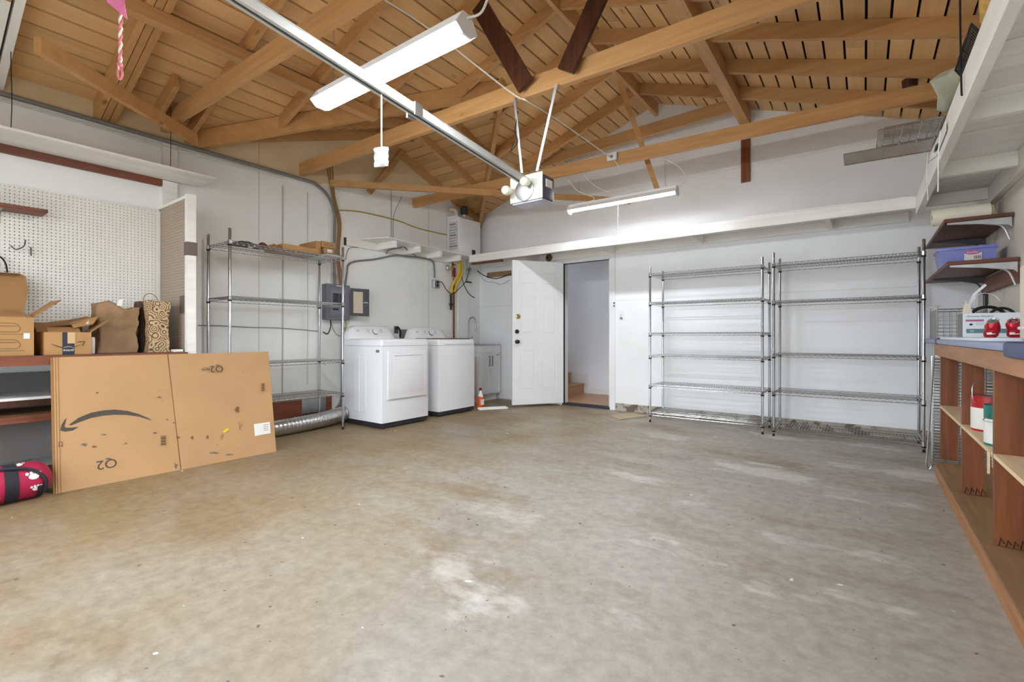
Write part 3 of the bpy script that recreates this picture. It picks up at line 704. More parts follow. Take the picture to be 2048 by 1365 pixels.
# ------------------------------------------------------------------ laundry machines
def machine(name, label, y0, y1, xf, ztop, dryer):
    x0 = -4.93; t = thing(name, label, 'dryer' if dryer else 'washer', ((x0+xf)/2, (y0+y1)/2, 0))
    vert = lambda e: abs(e.verts[0].co.z - e.verts[1].co.z) > 0.1
    part(lambda q: q.box(x0+0.03, xf-0.012, y0+0.012, y1-0.012, 0.012, 0.062), 'base', NAVY, t)
    for (fx, fy) in ((x0+0.07, y0+0.05), (xf-0.05, y0+0.05), (x0+0.07, y1-0.05), (xf-0.05, y1-0.05)):
        part(lambda q: q.cyl((fx, fy, 0), (fx, fy, 0.012), 0.025, n=10), 'foot', RUBBER, t)
    body = part(lambda q: q.rbox(x0, xf, y0, y1, 0.062, ztop-0.08, 0.012, 2, vert), 'body', WHITE, t)
    top = part(lambda q: q.rbox(x0-0.002, xf+0.004, y0-0.003, y1+0.003, ztop-0.077, ztop, 0.03, 3, lambda e: (e.verts[0].co.z+e.verts[1].co.z)/2 > ztop-0.05), 'top_panel', WHITE, t)
    # console: sloping front, rounded ends
    m = MB(); cz = ztop + 0.155; nst = 14
    pr = [(x0, ztop-0.01), (x0, cz-0.01), (x0+0.012, cz), (x0+0.075, cz), (x0+0.10, cz-0.012), (x0+0.175, ztop+0.018), (x0+0.18, ztop-0.01)]
    yy = [y0+0.004 + (y1-y0-0.008)*k/nst for k in range(nst+1)]
    for k, y in enumerate(yy):
        a = min(k, nst-k)/nst; s_ = min(1.0, (a/0.2)) ; s_ = math.sqrt(max(0, 1-(1-s_)**2))
        for (px_, pz) in pr:
            zz = ztop-0.01 + (pz-ztop+0.01)*(0.12+0.88*s_); m.v.append(Vector((x0 + (px_-x0)*(0.75+0.25*s_), y, zz)))
    q_ = len(pr)
    for k in range(nst):
        for i in range(q_-1): m.f.append((k*q_+i, k*q_+i+1, (k+1)*q_+i+1, (k+1)*q_+i))
    m.f.append(tuple(range(q_))); m.f.append(tuple(nst*q_+i for i in range(q_))[::-1])
    cons = m.build('console', WHITE, t, smooth=50)
    nrm = Vector((0.155-0.013, 0, 0.075)).normalized(); yc = y0 + (y1-y0)*0.52
    P0 = Vector((x0+0.137, yc, ztop+0.080)); up = Vector((-nrm.z, 0, nrm.x))
    kn = MB().lathe([(0.036, 0), (0.034, 0.02), (0.03, 0.026), (0.005, 0.027)], P0, nrm, 22).build('dial', WHITES, cons)
    MB().tube([P0 + nrm*0.012 + (Vector((0,1,0))*math.cos(a) + up*math.sin(a))*0.0365 for a in [R(130+k*15) for k in range(12)]], 0.004, 5).build('dial_ring', BLACK, kn)
    text('logo', 'LG', 0.026, GREYD, cons, P0 + nrm*0.002 + Vector((0, -(y1-y0)*0.37, 0)) + up*0.012, (0,1,0), up)
    m = MB()
    for k in range(6):
        for s_ in (-1, 1):
            a = P0 + nrm*0.0012 + Vector((0, s_*(0.075+0.012*(k % 2)), 0)) + up*(-0.035+k*0.014); m.beam(a, a + Vector((0, s_*0.03, 0)), 0.0035, 0.0008, up=nrm)
    m.build('dial_lettering', GREYC, cons, smooth=0)['kind'] = 'stuff'
    if dryer:
        d_ = part(lambda q: q.rbox(xf+0.007, xf+0.026, y0+0.065, y1-0.05, 0.315, 0.855, 0.009, 3), 'door', WHITE, t)
        part(lambda q: q.rbox(xf+0.014, xf+0.029, y0+0.13, y1-0.10, 0.37, 0.80, 0.012, 2), 'door_panel', WHITE, d_)
        part(lambda q: q.rbox(xf+0.025, xf+0.035, y0+0.15, y1-0.11, 0.795, 0.805, 0.004, 1), 'door_crease', WHITE, d_)
        part(lambda q: q.box(xf-0.001, xf+0.009, y0+0.095, y1-0.08, 0.345, 0.825), 'door_mount', WHITE, t)
        part(lambda q: q.box(xf-0.10, xf-0.04, y0-0.0015, y0+0.001, 0.835, 0.865), 'sticker', GREYC, t)
        for k in (0.33, 0.5):                       # pressed ribs in the side
            part(lambda q: q.rbox(x0+0.70*k*1.0, x0+0.70*k+0.10, y0-0.003, y0+0.004, 0.16, 0.80, 0.003, 1), 'side_rib', WHITE, body)
    else:
        part(lambda q: q.rbox(xf-0.001, xf+0.014, y0+0.10, y1-0.04, ztop-0.065, ztop-0.045, 0.006, 2), 'lid_lip', WHITE, top)
        part(lambda q: q.rbox(x0+0.17, xf-0.04, y0+0.05, y1-0.05, ztop+0.001, ztop+0.014, 0.006, 2), 'lid', GLASSL, t)
    return t
machine('dryer', 'white front loading clothes dryer beside the chrome rack', 3.305, 3.995, -4.205, 0.985, True)
machine('washing_machine', 'white top loading washer with glass lid coloured as a brown reflection', 4.235, 4.92, -4.275, 0.975, False)

# utility sink cabinet
UX, UY0, UY1, UZ = -4.72, 5.50, 6.045, 0.885
t_ = thing('utility_sink', 'white utility sink cabinet with two doors in the corner', 'sink', (-4.93, 5.77, 0))
part(lambda q: q.box(XL+0.21, UX-0.05, UY0+0.02, UY1-0.02, 0.0, 0.10), 'toe_kick', WHITES, t_)
part(lambda q: q.box(XL+0.01, UX, UY0, UY1, 0.10, UZ-0.13), 'body', WHITES, t_)
part(lambda q: (q.box(XL+0.01, UX+0.012, UY0-0.01, UY1, UZ-0.13, UZ-0.02)), 'apron', WHITE, t_)
m = MB()
for (a, b, c_, d_) in ((XL+0.01, XL+0.10, UY0-0.01, UY1), (UX-0.04, UX+0.02, UY0-0.01, UY1), (XL+0.10, UX-0.04, UY0-0.01, UY0+0.04), (XL+0.10, UX-0.04, UY1-0.05, UY1)):
    m.box(a, b, c_, d_, UZ-0.02, UZ)
m.build('sink_rim', STEEL, t_, smooth=0)
part(lambda q: q.box(XL+0.10, UX-0.04, UY0+0.04, UY1-0.05, UZ-0.032, UZ-0.022), 'basin', GREYC, t_)
ym = (UY0+UY1)/2
for (a, b, hy) in ((UY0+0.008, ym-0.003, ym-0.035), (ym+0.003, UY1-0.008, ym+0.035)):
    d_ = part(lambda q: q.box(UX, UX+0.016, a, b, 0.115, UZ-0.15), 'door', WHITES, t_)
    m = MB()
    for (y_a, y_b, z_a, z_b) in ((a, b, 0.115, 0.165), (a, b, UZ-0.20, UZ-0.15), (a, a+0.05, 0.165, UZ-0.20), (b-0.05, b, 0.165, UZ-0.20)): m.box(UX+0.016, UX+0.023, y_a, y_b, z_a, z_b)
    m.build('door_frame', WHITES, d_, smooth=0)
    part(lambda q: q.tube([(UX+0.02, hy, 0.55), (UX+0.045, hy, 0.55), (UX+0.045, hy, 0.70), (UX+0.02, hy, 0.70)], 0.006, 8), 'handle', GREYD, d_)
part(lambda q: q.box(UX+0.023, UX+0.025, UY1-0.12, UY1-0.04, UZ-0.175, UZ-0.165), 'nameplate', GREYC, t_)
f_ = thing('faucet', 'brushed steel gooseneck kitchen faucet on the utility sink', 'faucet', (-5.10, 5.72, UZ))
FX, FY = -5.10, 5.72
part(lambda q: q.lathe([(0.028, 0), (0.028, 0.008), (0.022, 0.02), (0.02, 0.11), (0.014, 0.13)], (FX, FY, UZ), n=16), 'body', STEEL, f_)
part(lambda q: q.tube(smoothpts([(FX, FY, UZ+0.12), (FX, FY, UZ+0.34), (FX+0.03, FY+0.0, UZ+0.41), (FX+0.09, FY, UZ+0.43), (FX+0.14, FY, UZ+0.39), (FX+0.15, FY, UZ+0.30)], 6), 0.012, 10), 'spout', STEEL, f_)
part(lambda q: q.lathe([(0.014, 0), (0.018, -0.03), (0.018, -0.09), (0.014, -0.10)], (FX+0.15, FY, UZ+0.31), n=14), 'spray_head', STEEL, f_)
part(lambda q: q.tube([(FX, FY+0.02, UZ+0.07), (FX, FY+0.05, UZ+0.075), (FX+0.01, FY+0.09, UZ+0.12)], 0.008, 8), 'lever', STEEL, f_)

# bottle and tray on the floor
pb = at(961, 817, z=0)
t_ = thing('detergent_bottle', 'orange spray cleaner bottle with white label standing beside the washer', 'bottle', pb)
part(lambda q: q.rbox(pb.x-0.035, pb.x+0.035, pb.y-0.05, pb.y+0.05, 0, 0.17, 0.018, 3), 'body', ORANGE, t_)
part(lambda q: q.lathe([(0.04, 0.16), (0.03, 0.20), (0.02, 0.22), (0.018, 0.25)], pb, n=16), 'neck', WHITES, t_)
part(lambda q: q.cyl((pb.x, pb.y, 0.25), (pb.x, pb.y, 0.285), 0.02, n=14), 'cap', REDV, t_)
part(lambda q: q.box(pb.x+0.034, pb.x+0.037, pb.y-0.035, pb.y+0.035, 0.05, 0.13), 'label', PAPER, t_)
pa, pc_ = at(957, 820, z=0.0), at(1014, 817, z=0.0)
t_ = thing('plastic_tray', 'narrow white plastic channel lying on the floor in front of the sink', 'tray', (pa+pc_)/2)
m = MB(); m.beam(pa+Vector((0,0,0.004)), pc_+Vector((0,0,0.004)), 0.09, 0.008); m.build('floor_panel', WHITES, t_, smooth=0)
dr = (pc_-pa).normalized(); sd = Vector((-dr.y, dr.x, 0))*0.043
for s_ in (1, -1): MB().beam(pa+sd*s_+Vector((0,0,0.016)), pc_+sd*s_+Vector((0,0,0.016)), 0.006, 0.016).build('rim', WHITES, t_, smooth=0)

# foil duct from the dryer
pts = smoothpts([(-4.86, 3.286, 0.118), (-4.85, 3.2, 0.112), (-4.80, 2.95, 0.095), (-4.76, 2.6, 0.088), (-4.75, 2.2, 0.086), (-4.75, 1.75, 0.086)], 26)
tag(MB().tube(pts, lambda i: 0.08 + 0.004*math.sin(i*2.2), 14).build('dryer_duct', DUCT, smooth=60), 'corrugated silver foil duct on the floor running from the dryer', 'duct')

# ------------------------------------------------------------------ shop lights
def chain(name, a, b, mat, parent):
    a = Vector(a); b = Vector(b); n = max(2, int((b-a).length/0.022)); m = MB(); t = (b-a).normalized()
    for i in range(n):
        c = a + (b-a)*((i+0.5)/n); s_ = t.orthogonal().normalized()
        if i % 2: s_ = t.cross(s_)
        m.tube([c + t*0.014*math.cos(k*math.pi/3) + s_*0.005*math.sin(k*math.pi/3) for k in range(6)], 0.0014, 3, closed=True)
    o = m.build(name, mat, parent); o['kind'] = 'stuff'; return o
def shop_light(label, x0, x1, y, z, wd, tubes, roofy):
    t = thing('shop_light', label, 'light', ((x0+x1)/2, y, z))
    prof_ = [(-wd/2, z-0.012), (-wd/2, z-0.006), (-0.03, z+0.035), (-0.03, z+0.06), (0.03, z+0.06), (0.03, z+0.035), (wd/2, z-0.006), (wd/2, z-0.012), (0.026, z+0.026), (-0.026, z+0.026)]
    part(lambda q: q.prism([(x0, y+a, b) for a, b in prof_], (x1-x0, 0, 0)), 'hood', WHITES, t, smooth=0)
    for xx in (x0-0.004, x1-0.008):
        part(lambda q: q.prism([(xx, y-wd/2, z-0.012), (xx, y-0.03, z+0.06), (xx, y+0.03, z+0.06), (xx, y+wd/2, z-0.012), (xx, y+0.03, z-0.046), (xx, y-0.03, z-0.046)], (0.012, 0, 0)), 'end_cap', WHITES, t, smooth=0)
    tz = 0.026 if len(tubes) > 1 else 0.004
    for off in tubes: part(lambda q: q.cyl((x0+0.012, y+off, z-tz), (x1-0.012, y+off, z-tz), 0.018, n=12), 'led_tube', LED if len(tubes) > 1 else LED2, t)
    return t
Y1, Z1 = 1.68, 2.485
sl1 = shop_light('bright twin tube shop light hanging on chains over the opener rail', -2.73, -1.51, Y1, Z1, 0.15, (-0.034, 0.034), 0)
for xx in (-2.60, -1.60): chain('chain', (xx, Y1, Z1+0.06), (xx, Y1+0.004, 2.885 if xx < -2 else 2.86), STEEL, sl1)
part(lambda q: q.tube(smoothpts([(-1.51, Y1, Z1+0.04), (-1.44, Y1+0.03, Z1+0.06), (-1.40, Y1+0.06, Z1+0.20), (-1.42, Y1+0.2, Z1+0.5)], 6), 0.006, 6), 'power_cord', WCORD, sl1)
Y2, Z2 = 5.0, 2.525
sl2 = shop_light('slim single tube shop light hanging above the white ledge', -2.84, -1.56, Y2, Z2, 0.12, (0.0,), 0)
for xx in (-2.70, -1.68): chain('chain', (xx, Y2, Z2+0.06), (xx, Y2-0.03, 2.86), STEEL, sl2)
part(lambda q: q.tube(smoothpts([(-1.56, Y2, Z2+0.03), (-1.50, Y2+0.02, Z2+0.08), (-1.49, Y2+0.02, Z2+0.17), (-1.56, Y2, Z2+0.27), (-1.68, Y2-0.06, 2.88)], 6), 0.005, 6), 'power_cord', WCORD, sl2)
part(lambda q: q.tube(smoothpts([(-2.60, Y2, Z2+0.06), (-2.52, Y2+0.02, Z2+0.10), (-2.70, Y2-0.05, Z2+0.20), (-2.8, Y2-0.1, 2.86)], 6), 0.005, 6), 'switch_cord', WCORD, sl2)
part(lambda q: q.tube([at(1236, 402, y=Y2-0.02), at(1235, 470, y=Y2-0.02)], 0.003, 5), 'pull_cord', WCORD, sl2)
# house wiring between the two lights
def wire(name, label, pts, r, mat, cat='cable', n=6, k=8, group=None):
    return tag(MB().tube(smoothpts(pts, k), r, n).build(name, mat), label, cat, group)
wire('ceiling_cable', 'white cable stretched from the bright shop light to the junction box', [at(770, 0, y=2.0), at(862, 60, y=2.25), at(1018, 182, y=2.92), at(1056, 203, y=2.93), at(1112, 238, y=3.5), at(1165, 275, y=4.2), at(1224, 317, y=4.74)], 0.006, WCORD)
wire('ceiling_cable', 'white cable looping down from the junction box to the slim light', [at(1224, 317, y=4.76), at(1235, 330, y=4.76), at(1232, 350, y=4.80), at(1172, 345, y=4.85), at(1178, 362, y=4.95), at(1205, 380, y=5.0), at(1235, 388, y=5.0)], 0.004, WCORD)
jb = at(1221, 313, y=4.72)
t_ = thing('junction_box', 'white square junction box fixed on the tie beam', 'box', jb - Vector((0, 0, 0.04)))
part(lambda q: q.rbox(jb.x-0.05, jb.x+0.06, 4.735, 4.76, jb.z-0.035, jb.z+0.045, 0.004, 1), 'body', WHITES, t_)
part(lambda q: q.cyl((jb.x+0.005, 4.735, jb.z), (jb.x+0.005, 4.73, jb.z), 0.02, n=12), 'cover_screw', STEEL, t_)

# ------------------------------------------------------------------ garage door opener
RX = -2.15
def railp(y): return Vector((RX, y, 2.235 + (3.08 - y)*0.105))
op = thing('door_opener', 'silver garage door opener with long rail and grey motor box', 'opener', (RX, 3.16, 2.09))
a, b = railp(YF+0.01), railp(3.07)
RAILM = solid('rail_zinc', (206,208,206), 0.4, 0.35, var=0.05)
part(lambda q: (q.beam(a+Vector((0,0,0.028)), b+Vector((0,0,0.028)), 0.056, 0.006), q.beam(a+Vector((-0.025,0,0.004)), b+Vector((-0.025,0,0.004)), 0.006, 0.046), q.beam(a+Vector((0.025,0,0.004)), b+Vector((0.025,0,0.004)), 0.006, 0.046),
     q.beam(a+Vector((-0.017,0,-0.018)), b+Vector((-0.017,0,-0.018)), 0.014, 0.005), q.beam(a+Vector((0.017,0,-0.018)), b+Vector((0.017,0,-0.018)), 0.014, 0.005)), 'rail', RAILM, op, smooth=0)
part(lambda q: q.beam(a+Vector((0,0,0.008)), b+Vector((0,0,0.008)), 0.02, 0.012), 'drive_chain', RUBBER, op, smooth=0)
pc = railp(1.93)
part(lambda q: (q.beam(pc+Vector((-0.034, -0.03, 0)), pc+Vector((-0.034, 0.03, 0)), 0.01, 0.07), q.beam(pc+Vector((0.034, -0.03, 0)), pc+Vector((0.034, 0.03, 0)), 0.01, 0.07), q.beam(pc+Vector((0,-0.03,0.037)), pc+Vector((0,0.03,0.034)), 0.078, 0.006)), 'rail_clamp', STEEL, op, smooth=0)
mx0, mx1, my0, my1, mz0, mz1 = -2.295, -1.985, 3.08, 3.26, 2.085, 2.29
mo = part(lambda q: q.rbox(mx0+0.012, mx1-0.004, my0+0.004, my1, mz0+0.006, mz1-0.012, 0.012, 2), 'motor_housing', solid('opener_grey', (88,88,104), 0.4), op)
part(lambda q: q.rbox(mx0, mx1, my0-0.004, my0+0.004, mz0, mz1, 0.002, 1), 'face_plate', solid('zinc_plate', (216,216,206), 0.4, 0.6, var=0.1, vscale=25), op)
part(lambda q: q.rbox(mx0+0.01, mx1-0.01, my0+0.01, my1-0.004, mz0-0.012, mz0+0.006, 0.008, 2), 'light_cover', solid('cover_lilac', (196,196,214), 0.35), op)
part(lambda q: q.lathe([(0.085, 0), (0.085, 0.012), (0.07, 0.016), (0.03, 0.018)], ((mx0+mx1)/2-0.01, my0-0.004, mz0+0.085), (0, -1, 0), 24), 'sprocket_cover', STEEL, op)
part(lambda q: q.box(mx1-0.005, mx1+0.001, my0+0.05, my0+0.14, mz0+0.10, mz0+0.16), 'side_badge', PAPER, op)
for (bx, bz) in ((mx0+0.015, mz0+0.09), (mx0+0.195, mz0+0.125)):
    bo = part(lambda q: q.lathe([(0.014, 0), (0.016, 0.02), (0.034, 0.05), (0.038, 0.075), (0.030, 0.098), (0.012, 0.112), (0.001, 0.114)], (bx, my0-0.004, bz), (0, -1, 0), 18), 'light_bulb', BULB, op, smooth=60)
    part(lambda q: q.cyl((bx, my0-0.003, bz), (bx, my0-0.012, bz), 0.022, n=14), 'bulb_socket', CREAM, bo)
for (u0, v0, u1, v1, xx) in ((1029, 196, 1044, 346, 0), (1113, 168, 1074, 342, 0)):
    part(lambda q: q.beam(at(u0, v0, y=2.97), at(u1, v1, y=3.07)+Vector((0,0.0,0)), 0.022, 0.004, up=(0,1,0.2)), 'hanger_strap', STEEL, op, smooth=0)
part(lambda q: q.tube(smoothpts([at(1036, 222, y=3.0), at(1030, 262, y=3.0), at(1034, 285, y=3.02), at(1022, 302, y=3.02), at(1027, 288, y=3.04)], 6), 0.004, 5), 'antenna_wire', RUBBER, op)
# emergency release cord
ps = Vector((RX, 0, 0)); s0 = at(763, 205, x=RX); s1 = at(763, 296, x=RX)
rc = thing('release_cord', 'white pull string with crumpled paper packet hanging from the opener rail', 'cord', s1 - Vector((0,0,0.11)))
part(lambda q: q.tube([Vector((RX, s0.y, railp(s0.y).z-0.02)), s1], 0.0035, 6), 'string', WCORD, rc)
m = MB(); nx, nz = 8, 9
for j in range(nz+1):
    for i in range(nx+1):
        a_ = (i/nx-0.5); zz = s1.z - 0.105*j/nz
        wob = 0.012*noise.noise(Vector((i*0.5, j*0.6, 2))) ; sh = 0.02*math.sin(j*0.5)
        m.v.append(Vector((s1.x + a_*0.062 + 0.008*noise.noise(Vector((j*0.5, 3, i*0.2))), s1.y + a_*0.048 + wob, zz + 0.01*a_)))
nn = len(m.v); m.v += [p_ + Vector((0.006, -0.009, 0))*(0.4+math.sin(math.pi*(k % (nx+1))/nx)) for k, p_ in enumerate(m.v)]
for j in range(nz):
    for i in range(nx):
        q_ = j*(nx+1)+i; m.f.append((q_, q_+1, q_+nx+2, q_+nx+1)); m.f.append((q_+nn, q_+nx+1+nn, q_+nx+2+nn, q_+1+nn))
for i in range(nx):
    m.f.append((i, i+nn, i+1+nn, i+1)); q_ = nz*(nx+1)+i; m.f.append((q_, q_+1, q_+1+nn, q_+nn))
for j in range(nz):
    q_ = j*(nx+1); m.f.append((q_, q_+nx+1, q_+nx+1+nn, q_+nn)); q_ += nx; m.f.append((q_, q_+nn, q_+nx+1+nn, q_+nx+1))
m.build('paper_packet', PAPER, rc, smooth=25)
# pink ribbon rope
rx = at(240, 160, d=2.35); xx, yy_ = rx.x, rx.y; zt_ = zl(xx) - RD
rp = thing('pull_rope', 'twisted pink and white rope with a pink ribbon and looped end', 'rope', rx)
for ph, mt in ((0, ROPEP), (math.pi, ROPEW)):
    n = 130; pts = []
    for i in range(n):
        z_ = rx.z + 0.05 + (zt_ - rx.z - 0.05)*i/(n-1); an = i*0.85 + ph
        pts.append((xx + 0.0045*math.cos(an) + 0.012*math.sin(i*0.05), yy_ + 0.0045*math.sin(an), z_))
    part(lambda q: q.tube(pts, 0.0055, 5), 'strand', mt, rp)
part(lambda q: q.tube([(xx + 0.012*math.cos(k*math.pi/6)*math.cos(YAW), yy_+0.012*math.cos(k*math.pi/6)*SN, rx.z+0.032+0.03*math.sin(k*math.pi/6)) for k in range(12)], 0.005, 5, closed=True), 'loop', ROPEP, rp)
part(lambda q: q.ball((xx, yy_, rx.z+0.075), 0.013), 'knot', ROPEP, rp)
q0 = [at(212, -30, d=2.33), at(247, -30, d=2.33), at(250, 10, d=2.32), at(255, 39, d=2.33), at(235, 22, d=2.34), at(214, 4, d=2.36)]
MB().prism(q0, (0.001, -0.002, 0)).build('ribbon', PINK, rp, smooth=0)

# ------------------------------------------------------------------ white ledge on the back wall and wall shelf on the left
LZ0, LZ1, LY = 2.14, 2.235, 5.44
lg = thing('wall_ledge', 'long white painted storage ledge over the door and chrome racks', 'shelf', (-2.2, 5.76, LZ0))
part(lambda q: q.box(-4.84, 0.368, LY, LY+0.04, LZ0, LZ1), 'front_beam', WHITEW, lg)
part(lambda q: q.box(-4.84, 0.36, YB-0.04, YB, LZ0, LZ1), 'wall_cleat', WHITEW, lg)
for x_ in (-4.0, -2.75, -1.6, -0.30): part(lambda q: q.box(x_, x_+0.04, LY+0.04, YB-0.04, LZ0+0.004, LZ1), 'joist', WHITEWY, lg)
part(lambda q: q.box(-4.84, -1.9, LY-0.005, YB, LZ1, LZ1+0.014), 'deck_board', WHITEW, lg)
part(lambda q: q.box(-1.897, 0.368, LY+0.002, YB, LZ1, LZ1+0.014), 'deck_board', WHITEW, lg)
part(lambda q: q.box(-1.08, -0.05, LY-0.002, LY+0.12, LZ1+0.0145, LZ1+0.027), 'loose_strip', WHITEW, lg)
part(lambda q: q.box(-4.84, -4.25, LY+0.045, LY+0.09, LZ0-0.03, LZ0-0.002), 'bare_strip', REDWX, lg)
part(lambda q: q.box(-5.0, -3.72, YB-0.02, YB, 1.98, 2.06), 'bare_cleat', PLYW, lg)

ls = thing('wall_shelf', 'unpainted edged white wall shelf on four joists beside the water heater', 'shelf', (-5.0, 4.5, LZ0))
part(lambda q: q.prism([(XL, 3.65, LZ1), (-4.73, 3.82, LZ1), (-4.845, 5.435, LZ1), (-4.845, YB-0.05, LZ1), (XL, YB-0.05, LZ1)], (0, 0, 0.012)), 'deck_board', WHITEWY, ls, smooth=0)
part(lambda q: q.box(XL, XL+0.04, 3.50, YB-0.05, LZ0, LZ1), 'wall_cleat', WHITEWY, ls)
part(lambda q: q.box(XL+0.002, XL+0.038, 3.485, 3.50, LZ0, LZ1), 'cleat_end', DARKW, ls)
for y_, xe_ in ((3.97, -4.80), (4.40, -4.82), (4.83, -4.85), (5.26, -4.88)):
    j_ = part(lambda q: q.box(XL+0.04, xe_, y_, y_+0.04, LZ0+0.01, LZ1), 'joist', WHITEW, ls)
    part(lambda q: q.box(xe_, xe_+0.002, y_, y_+0.04, LZ0+0.01, LZ1), 'joist_end', WHITES, j_)

# high shelf on the left wall
hs = thing('high_shelf', 'long pale wooden shelf with red brown ledger high above the pegboard', 'shelf', (-4.95, 0.7, 2.385))
part(lambda q: q.box(XL+0.046, -4.745, YF+0.02, 1.88, 2.445, 2.463), 'board', WHITEWY, hs)
part(lambda q: q.box(XL, XL+0.046, YF+0.02, 1.58, 2.445, 2.463), 'board_back', WHITEWY, hs)
part(lambda q: q.box(XL, XL+0.04, YF+0.02, 1.58, 2.385, 2.445), 'ledger', REDW, hs)
h0 = at(22, 256, z=2.464)
wire('hanger_wire', 'thin dark hanger wire holding the pale high shelf near the white rafters', [h0, h0+Vector((0.003,0.004,0.2)), h0+Vector((-0.003,0.0,0.45)), Vector((h0.x, h0.y, zl(h0.x)-0.005))], 0.0025, RUBBER, 'wire')
h1 = at(341, 333, z=2.464)
wire('hanger_wire', 'short dark hanger wire between the high shelf and the valley rafter', [h1, h1+Vector((0.0,0.002,0.2)), Vector((h1.x, h1.y, zl(h1.x)-0.14))], 0.0025, RUBBER, 'wire')

# ------------------------------------------------------------------ pegboard corner and left bench
PY = 1.572
pg = thing('pegboard', 'large white pegboard on the wall above the cluttered bench', 'pegboard', (XL, 0.5, 0.90))
perforated((XL+0.028, YF+0.02, 0.90), (0,1,0), (0,0,1), (-0.006,0,0), PY-0.002-YF-0.02, 1.25).build('board', PEG, pg, smooth=0)
part(lambda q: (q.box(XL+0.028, XL+0.036, PY-0.02, PY-0.002, 0.90, 2.15)), 'edge_strip', WHITEWY, pg)
for y_ in (YF+0.04, 0.4, 1.50): part(lambda q: q.box(XL+0.002, XL+0.022, y_, y_+0.04, 0.90, 2.15), 'furring_strip', PLYL, pg)
pp = thing('pegboard_partition', 'brown side panel of perforated hardboard ending in a white post', 'partition', (-4.8, 1.58, 0))
perforated((XL+0.002, PY, 0.886), (1,0,0), (0,0,1), (0,0.006,0), -4.555-XL-0.002, 1.284).build('panel', PEGS, pp, smooth=0)
part(lambda q: q.box(XL+0.002, -4.555, PY-0.006, PY+0.012, 2.17, 2.195), 'top_cap', WHITEW, pp)
po = part(lambda q: q.box(-4.553, -4.50, PY-0.01, PY+0.055, 0.0, 2.20), 'post', WHITEWY, pp)
part(lambda q: q.box(-4.556, -4.494, PY-0.016, PY+0.062, 1.69, 1.80), 'tape_wrap', BROWNT, po)
part(lambda q: q.box(-4.68, -4.556, PY-0.004, PY-0.0005, 1.21, 1.36), 'tape_patch', BROWNT, pp)
sm = thing('small_shelf', 'short brown plank shelf bracketed onto the pegboard', 'shelf', (-5.1, 0.3, 1.90))
part(lambda q: q.rbox(XL+0.029, -4.95, YF+0.03, 0.80, 1.945, 1.972, 0.004, 1), 'board', REDW, sm)
for y_ in (0.0, 0.55): part(lambda q: (q.box(XL+0.029, XL+0.036, y_, y_+0.02, 1.86, 1.945), q.box(XL+0.036, -5.0, y_, y_+0.02, 1.938, 1.945)), 'bracket', STEEL, sm)
def hook(label, u, v, kind):
    p_ = at(u, v, x=XL+0.030)
    if kind == 0: pts = [p_, p_+Vector((0.03,0,-0.01)), p_+Vector((0.05,0.02,-0.03)), p_+Vector((0.055,0.06,-0.0)), p_+Vector((0.05,0.07,0.05))]
    else: pts = [p_+Vector((0,0,0.03)), p_+Vector((0.015,0,0.02)), p_+Vector((0.018,0,-0.02)), p_+Vector((0.03,0,-0.035))]
    return wire('peg_hook', label, pts, 0.004, GREYD, 'hook', 6)
hook('double steel peg hook with upturned arm on white pegboard', 22, 492, 0); hook('tiny straight steel peg hook on the white pegboard', 61, 503, 1)
p_ = at(0, 548, x=XL+0.03)
wire('cable_hoop', 'thin black hoop of cable leaning on the pegboard over the open box', [at(-20, 512, x=-5.1), at(0, 514, x=-5.1), at(12, 530, x=-5.1), at(15, 560, x=-5.08), at(14, 600, x=-5.05)], 0.006, RUBBER)

BZ, BXF = 0.885, -4.478
lb = thing('left_bench', 'dark topped built in bench with red wooden edge under the pegboard', 'bench', (-4.8, 0.4, 0))
part(lambda q: q.box(XL+0.005, BXF-0.03, YF+0.02, PY-0.012, BZ-0.022, BZ), 'top', solid('bench_top_dark', (70,56,46), 0.5, var=0.15, vscale=6), lb)
part(lambda q: q.box(BXF-0.03, BXF, YF+0.02, PY-0.012, BZ-0.065, BZ), 'front_edge', REDW, lb)
part(lambda q: q.box(XL+0.02, XL+0.035, YF+0.02, PY-0.012, 0.14, 0.74), 'back_panel', GREYB, lb)
part(lambda q: q.box(XL+0.036, -4.66, YF+0.02, PY-0.012, 0.575, 0.593), 'shelf', WHITEWY, lb)
part(lambda q: q.box(-4.70, -4.66, YF+0.02, PY-0.012, 0.53, 0.574), 'shelf_rail', DARKW, lb)
part(lambda q: q.box(XL+0.036, -4.60, YF+0.02, PY-0.012, 0.452, 0.472), 'shelf', PLYW, lb)
part(lambda q: q.box(-4.60, -4.575, YF+0.02, PY-0.012, 0.43, 0.478), 'shelf_edge', REDW, lb)
part(lambda q: q.box(-4.84, -4.825, YF+0.02, PY-0.012, 0.13, 0.452), 'kick_panel', GREYB, lb)
for y_ in (YF+0.03, 1.20): part(lambda q: q.box(-4.62, -4.54, y_, y_+0.04, 0, BZ-0.065), 'leg', DARKW, lb)
part(lambda q: q.box(XL+0.036, XL+0.08, 1.20, 1.24, 0, BZ-0.022), 'leg', DARKW, lb); part(lambda q: q.box(XL+0.036, XL+0.08, YF+0.03, YF+0.07, 0, BZ-0.022), 'leg', DARKW, lb)

